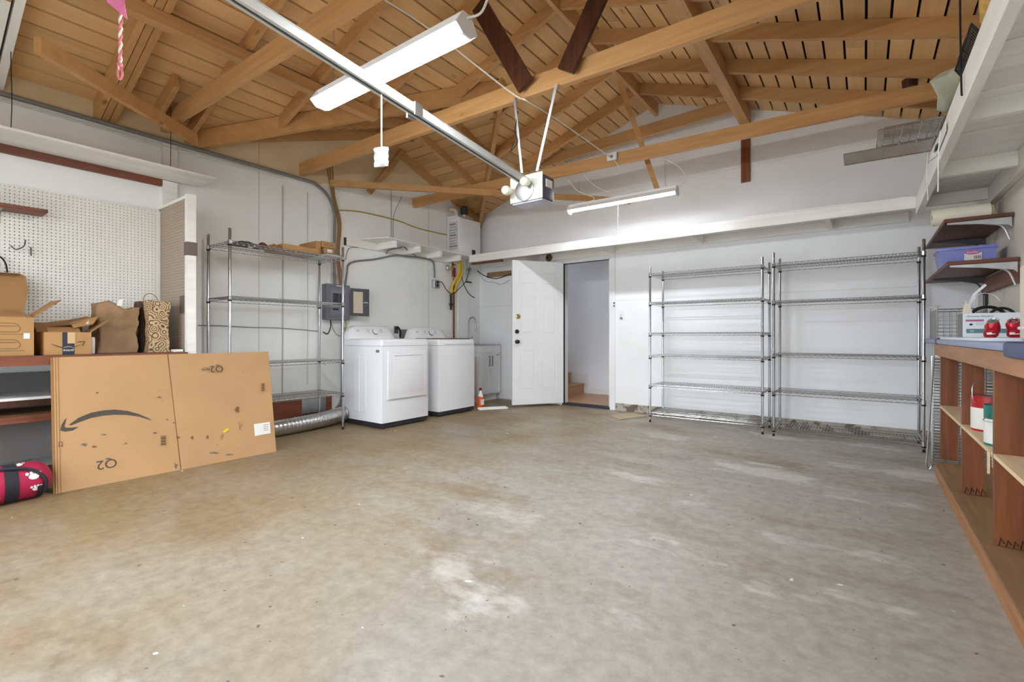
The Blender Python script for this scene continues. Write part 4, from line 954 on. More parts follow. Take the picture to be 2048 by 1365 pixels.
# open cartons on the bench
def open_box(t, x0, x1, y0, y1, z0, z1, th=0.005, mo=None, mi=None):
    mo = mo or CARD2; mi = mi or CARDI
    part(lambda q: q.box(x0, x1, y0, y1, z0, z0+th), 'bottom', mi, t)
    part(lambda q: q.box(x1-th, x1, y0, y1, z0+th, z1), 'side_panel', mo, t); part(lambda q: q.box(x0, x0+th, y0, y1, z0+th, z1), 'side_panel', mo, t)
    part(lambda q: q.box(x0+th, x1-th, y0, y0+th, z0+th, z1), 'side_panel', mo, t); part(lambda q: q.box(x0+th, x1-th, y1-th, y1, z0+th, z1), 'side_panel', mo, t)
def flap(t, pts, n, mat=None):
    MB().prism(pts, Vector(n).normalized()*0.004).build('flap', mat or CARDI, t, smooth=0)
o1 = thing('open_carton', 'open brown carton with raised lid and line drawings on its side', 'box', (-4.72, 0.45, BZ))
open_box(o1, -4.92, -4.55, 0.20, 0.665, BZ, 1.145)
flap(o1, [(-4.915, 0.20, 1.147), (-4.915, 0.66, 1.147), (-4.99, 0.70, 1.36), (-5.02, 0.69, 1.465), (-5.03, 0.66, 1.48), (-5.03, 0.20, 1.48)], (-1, 0, -0.3))
flap(o1, [(-5.026, 0.2, 1.478), (-5.026, 0.66, 1.478), (-4.97, 0.655, 1.472), (-4.97, 0.2, 1.472)], (0, 0, 1))
flap(o1, [(-4.90, 0.668, 1.147), (-4.56, 0.668, 1.147), (-4.58, 0.79, 1.26), (-4.61, 0.815, 1.275), (-4.88, 0.80, 1.27)], (0, -0.6, 1))
flap(o1, [(-4.548, 0.21, 1.147), (-4.548, 0.655, 1.147), (-4.74, 0.62, 1.19), (-4.74, 0.25, 1.19)], (0.2, 0, 1))
for zz in (0.935, 1.045):
    part(lambda q: q.tube([(-4.5485, 0.47, zz), (-4.5485, 0.585, zz), (-4.5485, 0.597, zz+0.015), (-4.5485, 0.60, zz+0.03), (-4.5485, 0.585, zz+0.052), (-4.5485, 0.57, zz+0.058), (-4.5485, 0.47, zz+0.06), (-4.5485, 0.50, zz+0.04), (-4.5485, 0.585, zz+0.04)], 0.0012, 4), 'printed_drawing', INK, o1)
    part(lambda q: q.box(-4.55, -4.549, 0.42, 0.62, zz-0.016, zz-0.0135), 'printed_line', INK, o1)
part(lambda q: q.box(-4.55, -4.5485, 0.615, 0.645, 1.0, 1.038), 'sticker', PAPER, o1)
bw = MB().lathe([(0.001, 0.0), (0.05, 0.0), (0.10, 0.05), (0.11, 0.055), (0.10, 0.058), (0.06, 0.02)], (-4.76, 0.47, 1.09), n=22).build('fry_pan', solid('blue_enamel', (58,66,84), 0.25)); tag(bw, 'dark blue bowl sitting inside the open lidded carton', 'bowl')
part(lambda q: q.box(-4.89, -4.58, 0.23, 0.635, BZ+0.0055, 1.089), 'packing_insert', CARDI, o1)
c3 = thing('open_carton', 'shadowed brown carton standing behind the shipping box', 'box', (-4.9, 0.75, BZ))
open_box(c3, -5.10, -4.935, 0.60, 0.86, BZ, 1.12)
o2 = thing('open_carton', 'small shipping box with a smile print and dark tape', 'box', (-4.66, 0.84, BZ))
bx0, bx1, by0, by1, bz1 = -4.80, -4.55, 0.715, 0.965, 1.045
open_box(o2, bx0, bx1, by0, by1, BZ, bz1)
flap(o2, [(bx0+0.09, by1, bz1), (bx1-0.002, by1, bz1), (bx1-0.01, by1+0.10, bz1+0.085), (bx0+0.09, by1+0.10, bz1+0.085)], (0, -0.6, 1))
flap(o2, [(bx0, by0, bz1), (bx0, by1, bz1), (bx0-0.075, by1+0.01, bz1+0.11), (bx0-0.075, by0, bz1+0.06)], (1, 0, 0.7))
flap(o2, [(bx1, by0+0.02, bz1), (bx1, by1-0.06, bz1), (bx1-0.11, by1-0.05, bz1+0.035), (bx1-0.11, by0+0.03, bz1+0.035)], (0.2, 0, 1))
yc_ = (by0+by1)/2
tp = part(lambda q: q.box(bx1-0.0002, bx1+0.0012, yc_-0.032, yc_+0.032, BZ, bz1), 'tape', TAPE, o2)
part(lambda q: q.box(bx1+0.0012, bx1+0.0018, yc_-0.005, yc_+0.035, BZ+0.08, bz1-0.001), 'torn_patch', solid('torn_kraft', (206,176,130), 0.8), tp)
text('tape_lettering', 'prime', 0.024, PAPER, tp, (bx1+0.0016, yc_+0.028, BZ+0.038), (0,-1,0), (0,0,-1))
part(lambda q: q.tube([(bx1+0.0015, yc_-0.026+0.052*k/8, BZ+0.05+0.008*math.sin(math.pi*k/8)) for k in range(9)], 0.0012, 4), 'tape_swoosh', PAPER, tp)
def swoosh(P, name, mat, par):
    """P: list of (outer, inner) point pairs"""
    m = MB()
    for a_, b_ in P: m.v += [Vector(a_), Vector(b_)]
    for i in range(len(P)-1): m.f.append((2*i, 2*i+2, 2*i+3, 2*i+1))
    return m.build(name, mat, par, smooth=0)
sw = []
for k in range(13):
    q_ = k/12; y_ = by0+0.035+0.165*q_; z_ = BZ+0.078-0.030*math.sin(math.pi*q_); th = 0.004*math.sin(math.pi*min(1, q_*0.85+0.12))
    sw.append(((bx1+0.002, y_, z_+th), (bx1+0.002, y_, z_-th)))
swoosh(sw, 'smile_print', INK, o2)
part(lambda q: q.tube([(bx1+0.002, by1-0.075, BZ+0.09), (bx1+0.002, by1-0.038, BZ+0.094), (bx1+0.002, by1-0.05, BZ+0.062)], 0.003, 4), 'arrow_print', INK, o2)
cb = o2
MB().prism([(-4.86, 0.76, 1.075), (-4.86, 1.00, 1.165), (-4.71, 1.00, 1.155), (-4.66, 0.88, 1.10)], (0.002, -0.003, 0.006)).build('flap', CARDI, cb, smooth=0)
MB().prism([(-4.70, 0.88, 1.112), (-4.70, 1.04, 1.165), (-4.62, 0.99, 1.105), (-4.62, 0.88, 1.075)], (0.003, -0.003, 0.005)).build('flap', CARD2, cb, smooth=0)
MB().prism([(-4.675, 0.92, 1.108), (-4.675, 0.98, 1.13), (-4.625, 0.965, 1.099), (-4.625, 0.92, 1.086)], (0.004, -0.003, 0.006)).build('white_label', PAPER, cb, smooth=0)
tag(MB().rbox(-4.71, -4.60, 0.975, 0.998, BZ, BZ+0.125, 0.008, 2).build('paper_pad', PAPER), 'white printed pad standing between the shipping box and paper bag', 'paper')

# paper bags
def bag(name, label, c, wx, wy, h, mat, seed, flare=0.0, lean=(0,0), tilt=0.0, cat='bag', amp=0.018, waist=0.0, cut=None):
    m = MB(); nr, nh = 40, 18; c = Vector(c); rings = []
    per = 2*(wx+wy)
    for j in range(nh+1):
        f = j/nh; z = c.z + f*h
        for k in range(nr):
            s_ = per*k/nr
            if s_ < wx: px_, py_ = -wx/2+s_, -wy/2
            elif s_ < wx+wy: px_, py_ = wx/2, -wy/2+s_-wx
            elif s_ < 2*wx+wy: px_, py_ = wx/2-(s_-wx-wy), wy/2
            else: px_, py_ = -wx/2, wy/2-(s_-2*wx-wy)
            g = 1 + flare*f - waist*math.sin(math.pi*min(1, f*1.1))
            nz_ = noise.noise(Vector((px_*9+seed, py_*9, z*7))); n2 = noise.noise(Vector((px_*22, py_*22+seed, z*18)))
            am = amp*min(1, f*6+0.15)
            d_ = Vector((px_, py_, 0)).normalized()*(nz_*am + n2*am*0.45)
            top = tilt*(py_/wy)*f*h if cut is None else cut(py_/wy, px_/wx)*f
            m.v.append(Vector((c.x+px_*g+lean[0]*f, c.y+py_*g+lean[1]*f, z+top)) + d_)
    for j in range(nh):
        for k in range(nr):
            a_ = j*nr+k; b_ = j*nr+(k+1) % nr; m.f.append((a_, b_, b_+nr, a_+nr))
    m.f.append(tuple(range(nr))[::-1])
    o = m.build(name, mat, smooth=22)
    md = o.modifiers.new('thick', 'SOLIDIFY'); md.thickness = 0.0025; md.offset = -1
    return tag(o, label, cat)
bag('paper_bag', 'crumpled plain kraft paper grocery bag on the bench', (-4.80, 1.16, BZ+0.001), 0.15, 0.25, 0.375, KRAFT, 3, flare=0.04, cut=lambda a, b: 0.06*(-a)-0.02*math.sin(a*9), amp=0.034)
tag(MB().prism([at(237, 600, x=-4.71), at(247, 599, x=-4.71), at(243, 613, x=-4.70), at(233, 612, x=-4.70)], (0.002, 0, 0.001)).build('paper_slip', PAPER), 'white paper slip poking out of the kraft bag', 'paper')
bag('paper_bag', 'dark brown paper bag squeezed behind the scroll pattern bag', (-4.87, 1.40, BZ+0.001), 0.14, 0.15, 0.42, KRAFTD, 8, amp=0.016)
def mat_floral():
    m_, nt, b = newmat('scroll_pattern'); co = objco(nt)
    vo = N(nt, 'ShaderNodeTexVoronoi', Scale=17.0); L(nt, co, vo.inputs['Vector'])
    sn_ = math_(nt, 'SINE', math_(nt, 'MULTIPLY', vo.outputs['Distance'], 26.0))
    nz = noise_(nt, co, 30, 3)
    f = ramp(nt, math_(nt, 'ADD', sn_, math_(nt, 'MULTIPLY', nz, 0.6)), [(0.62, (0,0,0)), (0.74, (1,1,1))]).outputs[0]
    L(nt, mixc(nt, f, lin((196,166,124)), lin((88,66,46))), b.inputs['Base Color']); b.inputs['Roughness'].default_value = 0.6; return m_
FLORAL = mat_floral()
bag('gift_bag', 'tan gift bag with dark swirling scroll pattern', (-4.66, 1.40, BZ+0.001), 0.10, 0.15, 0.42, FLORAL, 14, amp=0.014, waist=0.10)
wire('bag_handle', 'thin twine handle of the tan scroll pattern bag', [(-4.74, 1.33, BZ+0.40), (-4.75, 1.34, BZ+0.46), (-4.76, 1.38, BZ+0.485), (-4.75, 1.42, BZ+0.46), (-4.74, 1.44, BZ+0.40)], 0.003, ROMEX, 'handle')
tag(MB().rbox(-4.63, -4.56, 1.485, 1.555, BZ, BZ+0.022, 0.004, 1).build('foam_block', PAPER), 'small white foam block at the end of the bench by the post', 'foam')

# ------------------------------------------------------------------ the big cardboard sheet
A0, B0 = Vector((-4.19, 0.714, 0.0)), Vector((-4.161, 2.13, 0.0)); A1, B1 = Vector((-4.462, 0.747, 0.872)), Vector((-4.462, 2.21, 0.872))
cn = (B0-A0).cross(A1-A0).normalized()
if cn.x < 0: cn = -cn
cs = thing('cardboard_sheet', 'big flattened brown shipping carton leaning on the bench edge', 'cardboard', (A0+B0)/2)
def lerp(a_, b_, k): return a_ + (b_-a_)*k
fk = 0.463
fb, ft = lerp(A0, B0, 0.49), lerp(A1, B1, 0.455)
for (q0_, q1_, q2_, q3_) in ((A0, lerp(A0, fb, 0.995), lerp(A1, ft, 0.995), A1), (lerp(fb, B0, 0.004), B0, B1, lerp(ft, B1, 0.004))):
    MB().prism([q0_, q1_, q2_, q3_], -cn*0.006).build('panel', CARD, cs, smooth=0)
MB().prism([A0-cn*0.009+Vector((0,-0.012,0)), B0-cn*0.009, B1-cn*0.009, A1-cn*0.009+Vector((0,-0.014,0))], -cn*0.006).build('back_layer', CARDE, cs, smooth=0)
for k in (0.006, 0.016): MB().tube([lerp(A0, B0, k)+cn*0.0005, lerp(A1, B1, k)+cn*0.0005], 0.002, 4).build('fold_ridge', CARDE, cs)
for k in (0.335, 0.69):
    MB().beam(lerp(A0, A1, k)+cn*0.0002, lerp(lerp(A0, B0, 0.99), lerp(A1, B1, 0.99), k-0.01)+cn*0.0002, 0.004, 0.0012, up=cn).build('crease', CARD2, cs, smooth=0)
S = lambda u, v: at_plane(u, v, A0, cn) + cn*0.0012
ex_, ey_ = (B0-A0).normalized(), (A1-A0).normalized()
cx = lambda x, y: (x/3.303, 680 + y/3.303)
arc_o = [(455,562),(520,515),(600,483),(680,467),(760,462),(840,470),(920,492),(975,517),(1003,532)]
arc_i = [(470,567),(525,545),(600,518),(680,502),(760,496),(840,497),(920,508),(970,524),(1000,533)]
swoosh([(S(*cx(*a_)), S(*cx(*b_))) for a_, b_ in zip(arc_o, arc_i)], 'smile_print', INK, cs)
ar_o = [(447,513),(425,530),(405,565),(397,600),(430,608),(480,600),(522,577)]; ar_i = [(440,520),(432,545),(427,568),(428,578),(445,582),(480,580),(515,577)]
swoosh([(S(*cx(*a_)), S(*cx(*b_))) for a_, b_ in zip(ar_o, ar_i)], 'arrow_print', INK, cs)
def uptext(s_, u, v, size): return text('printed_lettering', s_, size, INK, cs, S(u, v), -ex_, -ey_)
uptext('Q2', *cx(775, 783), 0.088); uptext('Q2', *cx(1475, 170), 0.080); uptext('BC9', *cx(1384, 184), 0.032)
for (u, v) in ((400, 690), ):
    for dx in (-9, 9):
        part(lambda q: (q.tube([S(*cx(u+dx, 678)), S(*cx(u+dx, 706))], 0.0012, 4), q.tube([S(*cx(u+dx-5, 699)), S(*cx(u+dx, 708)), S(*cx(u+dx+5, 699))], 0.0012, 4)), 'up_arrow', INK, cs)
    part(lambda q: q.tube([S(*cx(u-17, 676)), S(*cx(u+17, 675))], 0.0012, 4), 'arrow_bar', INK, cs)
def quad(name, cs4, mat, k=0.0): return MB().prism([S(*cx(*c_)) + cn*k for c_ in cs4], cn*0.0006).build(name, mat, cs, smooth=0)
quad('shipping_label', [(1676,558),(1783,543),(1788,618),(1683,637)], PAPER)
for y_ in (570, 582, 594, 606): quad('label_print', [(1740,y_-7),(1772,y_-12),(1772,y_-9),(1740,y_-4)], GREYC, 0.0008)
quad('yellow_sticker', [(1470,607),(1505,580),(1514,596),(1478,620)], solid('yellow_sticker', (222,190,40), 0.5))
for (x0_, y0_, x1_, y1_) in ((1059,632,1099,702), (1724,285,1749,343)):
    quad('barcode_frame', [(x0_,y0_),(x1_,y0_-2),(x1_,y1_-2),(x0_,y1_)], CARD2)
    for k in range(9):
        yy0 = y0_+4+(y1_-y0_-8)*k/9; hgt = (y1_-y0_)/9*(0.35+0.3*((k*7) % 3)/2)
        quad('barcode_bar', [(x0_+4,yy0),(x1_-4,yy0-1),(x1_-4,yy0+hgt-1),(x0_+4,yy0+hgt)], INKB, 0.0008)
def blotch(cx_, cy_, rx_, ry_, seed, mat):
    pts = []
    for k in range(18):
        an = 2*math.pi*k/18; rr = 0.65+0.7*noise.noise(Vector((math.cos(an)*1.5+seed, math.sin(an)*1.5, seed)))
        pts.append(S(*cx(cx_+rx_*rr*math.cos(an), cy_+ry_*rr*math.sin(an))))
    MB().prism(pts, cn*0.0004).build('scuff_mark', mat, cs, smooth=0)
SC = solid('scuff', (118,86,58), 0.8); SC2 = solid('scuff_grey', (120,98,84), 0.8)
for a_ in ((558,693,32,12,1,SC2),(620,708,26,10,2,SC),(832,686,18,7,3,SC),(1567,462,26,22,4,SC),(1175,645,20,8,5,SC),(1270,648,14,14,6,SC),(1370,645,14,16,7,SC),(1410,748,46,10,8,SC2),(1520,760,36,9,9,SC2),(1160,830,16,22,10,SC2),(690,628,24,9,11,SC2),(640,350,18,9,12,SC),(1105,528,14,6,13,SC),(1148,548,12,6,14,SC),(1055,380,20,6,15,SC),(1025,617,18,6,16,DARKW)): blotch(*a_)
part(lambda q: q.tube([S(*cx(1578,545)), S(*cx(1583,595)), S(*cx(1597,548))], 0.0015, 4), 'scratch', SC, cs)

# duffel bag on the floor
def mat_duffel(): return MAGENTA
dc = Vector((-4.205, 0.0, 0.0)); R0 = 0.122
df = thing('duffel_bag', 'magenta duffel bag with white paw prints and black straps', 'bag', (-4.205, 0.30, 0))
def dpt(y, an, k=1.0):
    e_ = max(0.0, min(1.0, (0.70 - y)/0.10)); rr = R0*math.sqrt(max(0.0, 1-(1-e_)**2.2))*k
    sag = 1.0 + 0.03*math.sin(y*9)
    x_ = dc.x + rr*1.10*math.cos(an)*sag; z_ = 0.112 + rr*0.92*math.sin(an)
    return Vector((x_ - 0.10*(y-0.4), y, max(0.004, z_)))
m = MB(); yl = [-0.25+0.04*i for i in range(22)] + [0.62, 0.645, 0.665, 0.68, 0.69, 0.696, 0.6995]; nn = 28
for y in yl:
    for k in range(nn): m.v.append(dpt(y, 2*math.pi*k/nn))
for i in range(len(yl)-1):
    for k in range(nn): a_ = i*nn+k; b_ = i*nn+(k+1) % nn; m.f.append((a_, b_, b_+nn, a_+nn))
m.f.append(tuple(range(nn))[::-1]); m.f.append(tuple((len(yl)-1)*nn+k for k in range(nn)))
m.build('body', MAGENTA, df, smooth=60)
def band(y0, y1, k, a0=0, a1=360, skew=0.0):
    m = MB(); n_ = 24
    for i in range(n_+1):
        an = R(a0+(a1-a0)*i/n_)
        for (yy0, kk) in ((y0, k), (y1, k)): m.v.append(dpt(yy0+skew*math.sin(an), an, kk))
    for i in range(n_): m.f.append((2*i, 2*i+2, 2*i+3, 2*i+1))
    return m
band(0.475, 0.535, 1.03, -60, 170).build('strap', MAGSTRAP, df)
MB().tube(smoothpts([dpt(0.30, R(75), 1.03), dpt(0.45, R(62), 1.10), dpt(0.58, R(45), 1.12), dpt(0.65, R(10), 1.15), dpt(0.655, R(-35), 1.12)], 6), 0.010, 6).build('handle', MAGSTRAP, df)
band(0.615, 0.645, 1.03, -80, -10).build('buckle_strap', MAGSTRAP, df)
def paw(y, ang, s_):
    m = MB(); el = [(0, 0, 0.030, 0.024)] + [(-0.036+0.024*i, 0.036-0.006*abs(i-1.5), 0.010, 0.014) for i in range(4)]
    for (cy, ca, ry, ra) in el:
        b_ = len(m.v); n_ = 12
        for k in range(n_):
            an = 2*math.pi*k/n_; m.v.append(dpt(y + s_*(cy+ry*math.cos(an)), R(ang) + s_*(ca+ra*math.sin(an))/R0, 1.012))
        m.f.append(tuple(range(b_, b_+n_)))
    m.build('paw_print', PAPER, df)
for a_ in ((0.60, 22, 0.8), (0.54, 78, 0.8), (0.36, 35, 1.0), (0.38, -12, 1.0), (0.27, 70, 0.9), (0.25, 15, 1.0), (0.61, -18, 0.6), (0.42, -38, 0.8), (0.14, 40, 1.0)): paw(*a_)

# ------------------------------------------------------------------ electrical on the left wall
ep = thing('breaker_panel', 'grey electrical breaker panel with its door swung open', 'panel', (-5.1, 3.35, 1.21))
part(lambda q: q.rbox(XL+0.001, -5.06, 3.19, 3.50, 1.21, 1.635, 0.004, 1), 'case', GREYP, ep)
part(lambda q: q.rbox(-5.062, -5.054, 3.215, 3.475, 1.24, 1.605, 0.003, 1), 'face_frame', GREYP, ep)
part(lambda q: q.box(-5.055, -5.051, 3.235, 3.44, 1.28, 1.57), 'dead_front', solid('panel_inner', (118,118,132), 0.4), ep)
for col_ in (3.262, 3.345):
    for k in range(6): part(lambda q: q.rbox(-5.052, -5.043, col_, col_+0.072, 1.505-k*0.024, 1.525-k*0.024, 0.002, 1), 'breaker', BLACK, ep)
part(lambda q: q.rbox(-5.052, -5.043, 3.262, 3.334, 1.325, 1.348, 0.002, 1), 'breaker', BLACK, ep)
part(lambda q: q.box(-5.06, -5.052, 3.31, 3.40, 1.612, 1.622), 'label_strip', PAPER, ep)
dpan = part(lambda q: q.prism([(-5.048, 3.495, 1.265), (-5.048, 3.505, 1.265), (-5.012, 3.745, 1.265), (-5.022, 3.747, 1.265)], (0, 0, 0.34)), 'panel_door', GREYD, ep, smooth=0)
dirp = Vector((0.036, 0.24, 0)).normalized(); nr_ = Vector((dirp.y, -dirp.x, 0))
c_ = Vector((-5.048, 3.505, 0)) + nr_*0.0015
part(lambda q: q.prism([c_ + dirp*a_ + Vector((0,0,z_)) for a_, z_ in ((0.03, 1.30), (0.155, 1.30), (0.155, 1.565), (0.03, 1.565))], nr_*0.001), 'circuit_chart', solid('chart', (204,192,172), 0.6, var=0.1, vscale=60), dpan, smooth=0)
part(lambda q: q.beam(c_+dirp*0.165+Vector((0,0,1.435)), c_+dirp*0.225+Vector((0,0,1.435)), 0.006, 0.012), 'latch', ALU, dpan)
cy = 3.33
wire('conduit', 'long grey painted conduit running under the eaves and down to the panel', [(XL+0.03, YF+0.02, 2.835), (XL+0.03, 1.0, 2.815), (XL+0.06, 1.64, 2.80), (XL+0.06, 2.9, 2.795), (XL+0.05, 3.10, 2.775), (XL+0.04, 3.25, 2.68), (XL+0.04, cy, 2.50), (XL+0.04, cy, 2.2), (XL+0.04, cy, 1.637)], 0.018, GREYC, 'conduit', 10)
wire('conduit', 'thin white conduit running just below the grey one under the eaves', [(XL+0.02, YF+0.02, 2.79), (XL+0.02, 1.0, 2.77), (XL+0.056, 1.64, 2.745), (XL+0.055, 2.2, 2.755), (XL+0.055, 2.7, 2.755)], 0.008, WCORD, 'conduit', 6)
rb_ = thing('cable_bundle', 'bundle of brown cables running down the wall into the breaker panel', 'cable', (XL+0.03, cy+0.07, 1.637))
for k, (dy, dz) in enumerate(((0.055, 0), (0.072, 0.1), (0.09, 0.04))):
    part(lambda q: q.tube(smoothpts([(XL+0.03, cy-0.22+dy*2.2, 3.06+dz*0.3), (XL+0.03, cy-0.08+dy, 2.72), (XL+0.024, cy+dy*1.1, 2.4), (XL+0.02, cy+dy*0.9, 2.0), (XL+0.03, cy+dy*1.5, 1.637)], 8), 0.008, 5), 'cable', ROMEX, rb_)
tag(MB().box(XL+0.001, XL+0.012, cy-0.06, cy-0.025, 1.64, 2.55).build('conduit_strap_board', WHITEWY), 'narrow white strip of board beside the grey conduit', 'board')
WIREG = solid('painted_wire', (176,174,168), 0.6)
wire('yellow_cable', 'yellow cable sagging across the wall to the water heater', [at(680, 421, x=XL+0.012), at(720, 424, x=XL+0.012), at(790, 440, x=XL+0.012), at(840, 458, x=XL+0.012), at(893, 470, x=XL+0.012)], 0.008, YELW)
wire('grey_cable', 'grey armoured cable curving from the breaker panel to the wall shelf', [(XL+0.03, 3.485, 1.638), at(694, 545, x=XL+0.02), at(697, 530, x=XL+0.02), at(712, 523, x=XL+0.02), at(750, 519, x=XL+0.02), at(790, 511, x=XL+0.05), at(815, 513, x=XL+0.06), at(850, 517, x=XL+0.06), at(866, 524, x=XL+0.03), at(869, 545, x=XL+0.025), at(869, 556, x=XL+0.02)], 0.012, GREYC, 'cable', 8)
wire('grey_cable', 'grey cable hump hanging off the joists of the wall shelf', [at(772, 508, x=XL+0.06), at(778, 500, x=XL+0.1), at(800, 496, x=XL+0.12), at(806, 493, x=XL+0.12), at(818, 503, x=XL+0.12), at(832, 512, x=XL+0.1)], 0.009, GREYC)
wire('grey_cable', 'thin grey cable looping from the wall shelf to the stacked small boxes', [at(716, 495, x=XL+0.05), at(700, 496, x=XL+0.06), at(694, 505, x=XL+0.06), at(691, 520, x=XL+0.05)], 0.005, GREYC)
ob = at(872, 568, x=XL+0.04)
t_ = thing('outlet_box', 'small grey metal outlet box above the washer', 'outlet', (XL+0.03, ob.y, ob.z-0.06))
part(lambda q: q.rbox(XL+0.001, XL+0.06, ob.y-0.055, ob.y+0.06, ob.z-0.06, ob.z+0.055, 0.004, 1), 'box', STEEL, t_)
for dz in (-0.025, 0.025): part(lambda q: q.cyl((XL+0.06, ob.y+0.012, ob.z+dz), (XL+0.064, ob.y+0.012, ob.z+dz), 0.017, n=14), 'socket', BLACK, t_)
wire('electric_cable', 'black cord drooping from the outlet box to the heater valves', [(XL+0.065, ob.y+0.01, ob.z+0.025), at(884, 565, x=XL+0.10), at(893, 580, x=XL+0.15), at(905, 588, x=XL+0.16), at(918, 578, x=XL+0.16), at(932, 562, x=XL+0.16), at(940, 536, x=XL+0.16)], 0.006, RUBBER)
wire('electric_cable', 'short black cord curling down the wall over the sink', [at(922, 548, x=XL+0.03), at(928, 570, x=XL+0.02), at(938, 588, x=XL+0.015), at(949, 596, x=XL+0.012)], 0.006, RUBBER)
wire('electric_cable', 'slack black cord hanging between the ledge and the open door', [at(948, 534, y=YB-0.06), at(962, 548, y=YB-0.05), at(985, 557, y=YB-0.02), at(1000, 556, y=YB-0.02), at(1022, 548, y=YB-0.03)], 0.007, RUBBER)
wire('grey_cable', 'thin grey wire sagging on the wall behind the open door', [at(955, 545, y=YB-0.01), at(970, 562, y=YB-0.01), at(988, 565, y=YB-0.01), at(1003, 569, y=YB-0.01), at(1020, 560, y=YB-0.01)], 0.003, GREYC)
for k, (u, v0, v1, mt, r_) in enumerate(((565, 372, 790, WIREG, 0.006), (615, 385, 770, WIREG, 0.003), (782, 372, 478, RUBBER, 0.003))):
    wire('wall_wire', ['grey wire stapled straight down the wall behind the chrome rack', 'thin seam wire running down the wall near the breaker panel', 'dark hanger wire dropping from the brace to the wall shelf'][k], [at(u, v0, x=XL+0.008), at(u+0.5, (v0+v1)/2, x=XL+0.006), at(u, v1, x=XL+0.008)], r_, mt, 'wire')
wire('wall_wire', 'thin dark wire slanting down to the wall shelf edge', [at(804, 393, x=XL+0.02), at(788, 430, x=-5.0), at(786, 476, x=-4.9)], 0.003, RUBBER, 'wire')
wire('wall_wire', 'low slack wire strung across the wall behind the chrome rack', [at(396, 651, x=XL+0.01), at(440, 652, x=XL+0.01), at(500, 655, x=XL+0.01), at(565, 657, x=XL+0.01), at(640, 663, x=XL+0.01)], 0.004, GREYC, 'wire')
wire('panel_wire', 'black and red wires curling out under the breaker panel', [at(661, 640, x=XL+0.05), at(661, 655, x=XL+0.03), at(655, 668, x=XL+0.02), at(646, 664, x=XL+0.012)], 0.006, RUBBER, 'wire')
wire('panel_wire', 'yellow looped wire beneath the open panel door', [at(691, 641, x=XL+0.05), at(693, 655, x=XL+0.03), at(697, 665, x=XL+0.02), at(692, 672, x=XL+0.012), at(690, 655, x=XL+0.02)], 0.006, YELW, 'wire')
wire('panel_wire', 'thin orange wire sagging from the panel towards the dryer', [at(662, 646, x=XL+0.03), at(668, 662, x=XL+0.02), at(678, 672, x=XL+0.012), at(690, 670, x=XL+0.012)], 0.003, ROMEX, 'wire')
wire('service_conduit', 'grey conduit dropping from the breaker panel to the footing', [(XL+0.04, 3.44, 1.21), (XL+0.04, 3.44, 0.8), (XL+0.04, 3.44, 0.4), (XL+0.04, 3.42, 0.22), (XL+0.05, 3.34, 0.13)], 0.017, GREYC, 'conduit', 10)
# washer valve box
t_ = thing('washer_outlet', 'grey recessed valve box on the wall between dryer and washer', 'valve box', (XL, 4.12, 1.0))
vb = at(802, 668, x=XL+0.01)
part(lambda q: q.box(XL+0.001, XL+0.03, vb.y-0.02, vb.y+0.16, vb.z-0.14, vb.z+0.06), 'box', GREYC, t_)
part(lambda q: q.tube(smoothpts([at(792, 658, x=XL+0.06), at(796, 655, x=XL+0.09), at(800, 662, x=XL+0.1), at(800, 674, x=XL+0.08)], 5), 0.012, 7), 'hose', RUBBER, t_)
part(lambda q: q.rbox(XL+0.001, XL+0.012, at(792,660,x=XL).y-0.035, at(792,660,x=XL).y+0.035, at(792,660,x=XL).z-0.05, at(792,660,x=XL).z+0.05, 0.003, 1), 'outlet_plate', GREYD, t_)

# ------------------------------------------------------------------ water heater
hx1, hy0, hy1, hz0, hz1 = -4.90, 5.29, 5.78, 2.25, 2.82
wh = thing('water_heater', 'white wall hung tankless water heater above the shelf', 'water heater', (-5.03, 5.53, hz0))
part(lambda q: q.rbox(XL+0.012, hx1, hy0, hy1, hz0, hz1, 0.012, 2), 'case', WHITE, wh)
part(lambda q: q.prism([(XL+0.012, hy0+0.004, hz1), (hx1-0.01, hy0+0.004, hz1), (hx1-0.06, hy0+0.004, hz1+0.03), (XL+0.012, hy0+0.004, hz1+0.03)], (0, hy1-hy0-0.008, 0)), 'cap', WHITE, wh, smooth=0)
part(lambda q: q.box(hx1-0.001, hx1+0.006, hy0+0.285, hy0+0.36, hz0+0.015, hz0+0.11), 'control_pad', BLACK, wh)
part(lambda q: q.box(XL+0.05, hx1-0.03, hy0-0.001, hy0+0.001, hz0+0.08, hz1-0.06), 'data_sticker', solid('sticker_grey', (206,208,210), 0.5), wh)
for k in range(9): part(lambda q: q.box(XL+0.065, hx1-0.045-0.02*(k % 3), hy0-0.0018, hy0-0.001, hz0+0.13+k*0.042, hz0+0.135+k*0.042+0.006*(k % 4 == 0)), 'printed_line', INKB, wh)
part(lambda q: q.tube(smoothpts([(XL+0.12, 5.38, hz1+0.02), (XL+0.12, 5.38, hz1+0.10), (XL+0.11, 5.35, hz1+0.14), (XL+0.05, 5.30, hz1+0.15)], 6), 0.03, 12), 'intake_pipe', PVC, wh)
part(lambda q: q.tube([(XL+0.12, 5.56, hz1+0.02), (XL+0.12, 5.56, hz1+0.12)], 0.033, 14), 'exhaust_pipe', PVC, wh)
part(lambda q: q.lathe([(0.045, 0.10), (0.06, 0.12), (0.06, 0.20), (0.05, 0.21), (0.05, zc(5.56)-hz1-0.01 if False else 0.23)], (XL+0.12, 5.56, hz1), n=18), 'vent_collar', DKPIPE, wh)
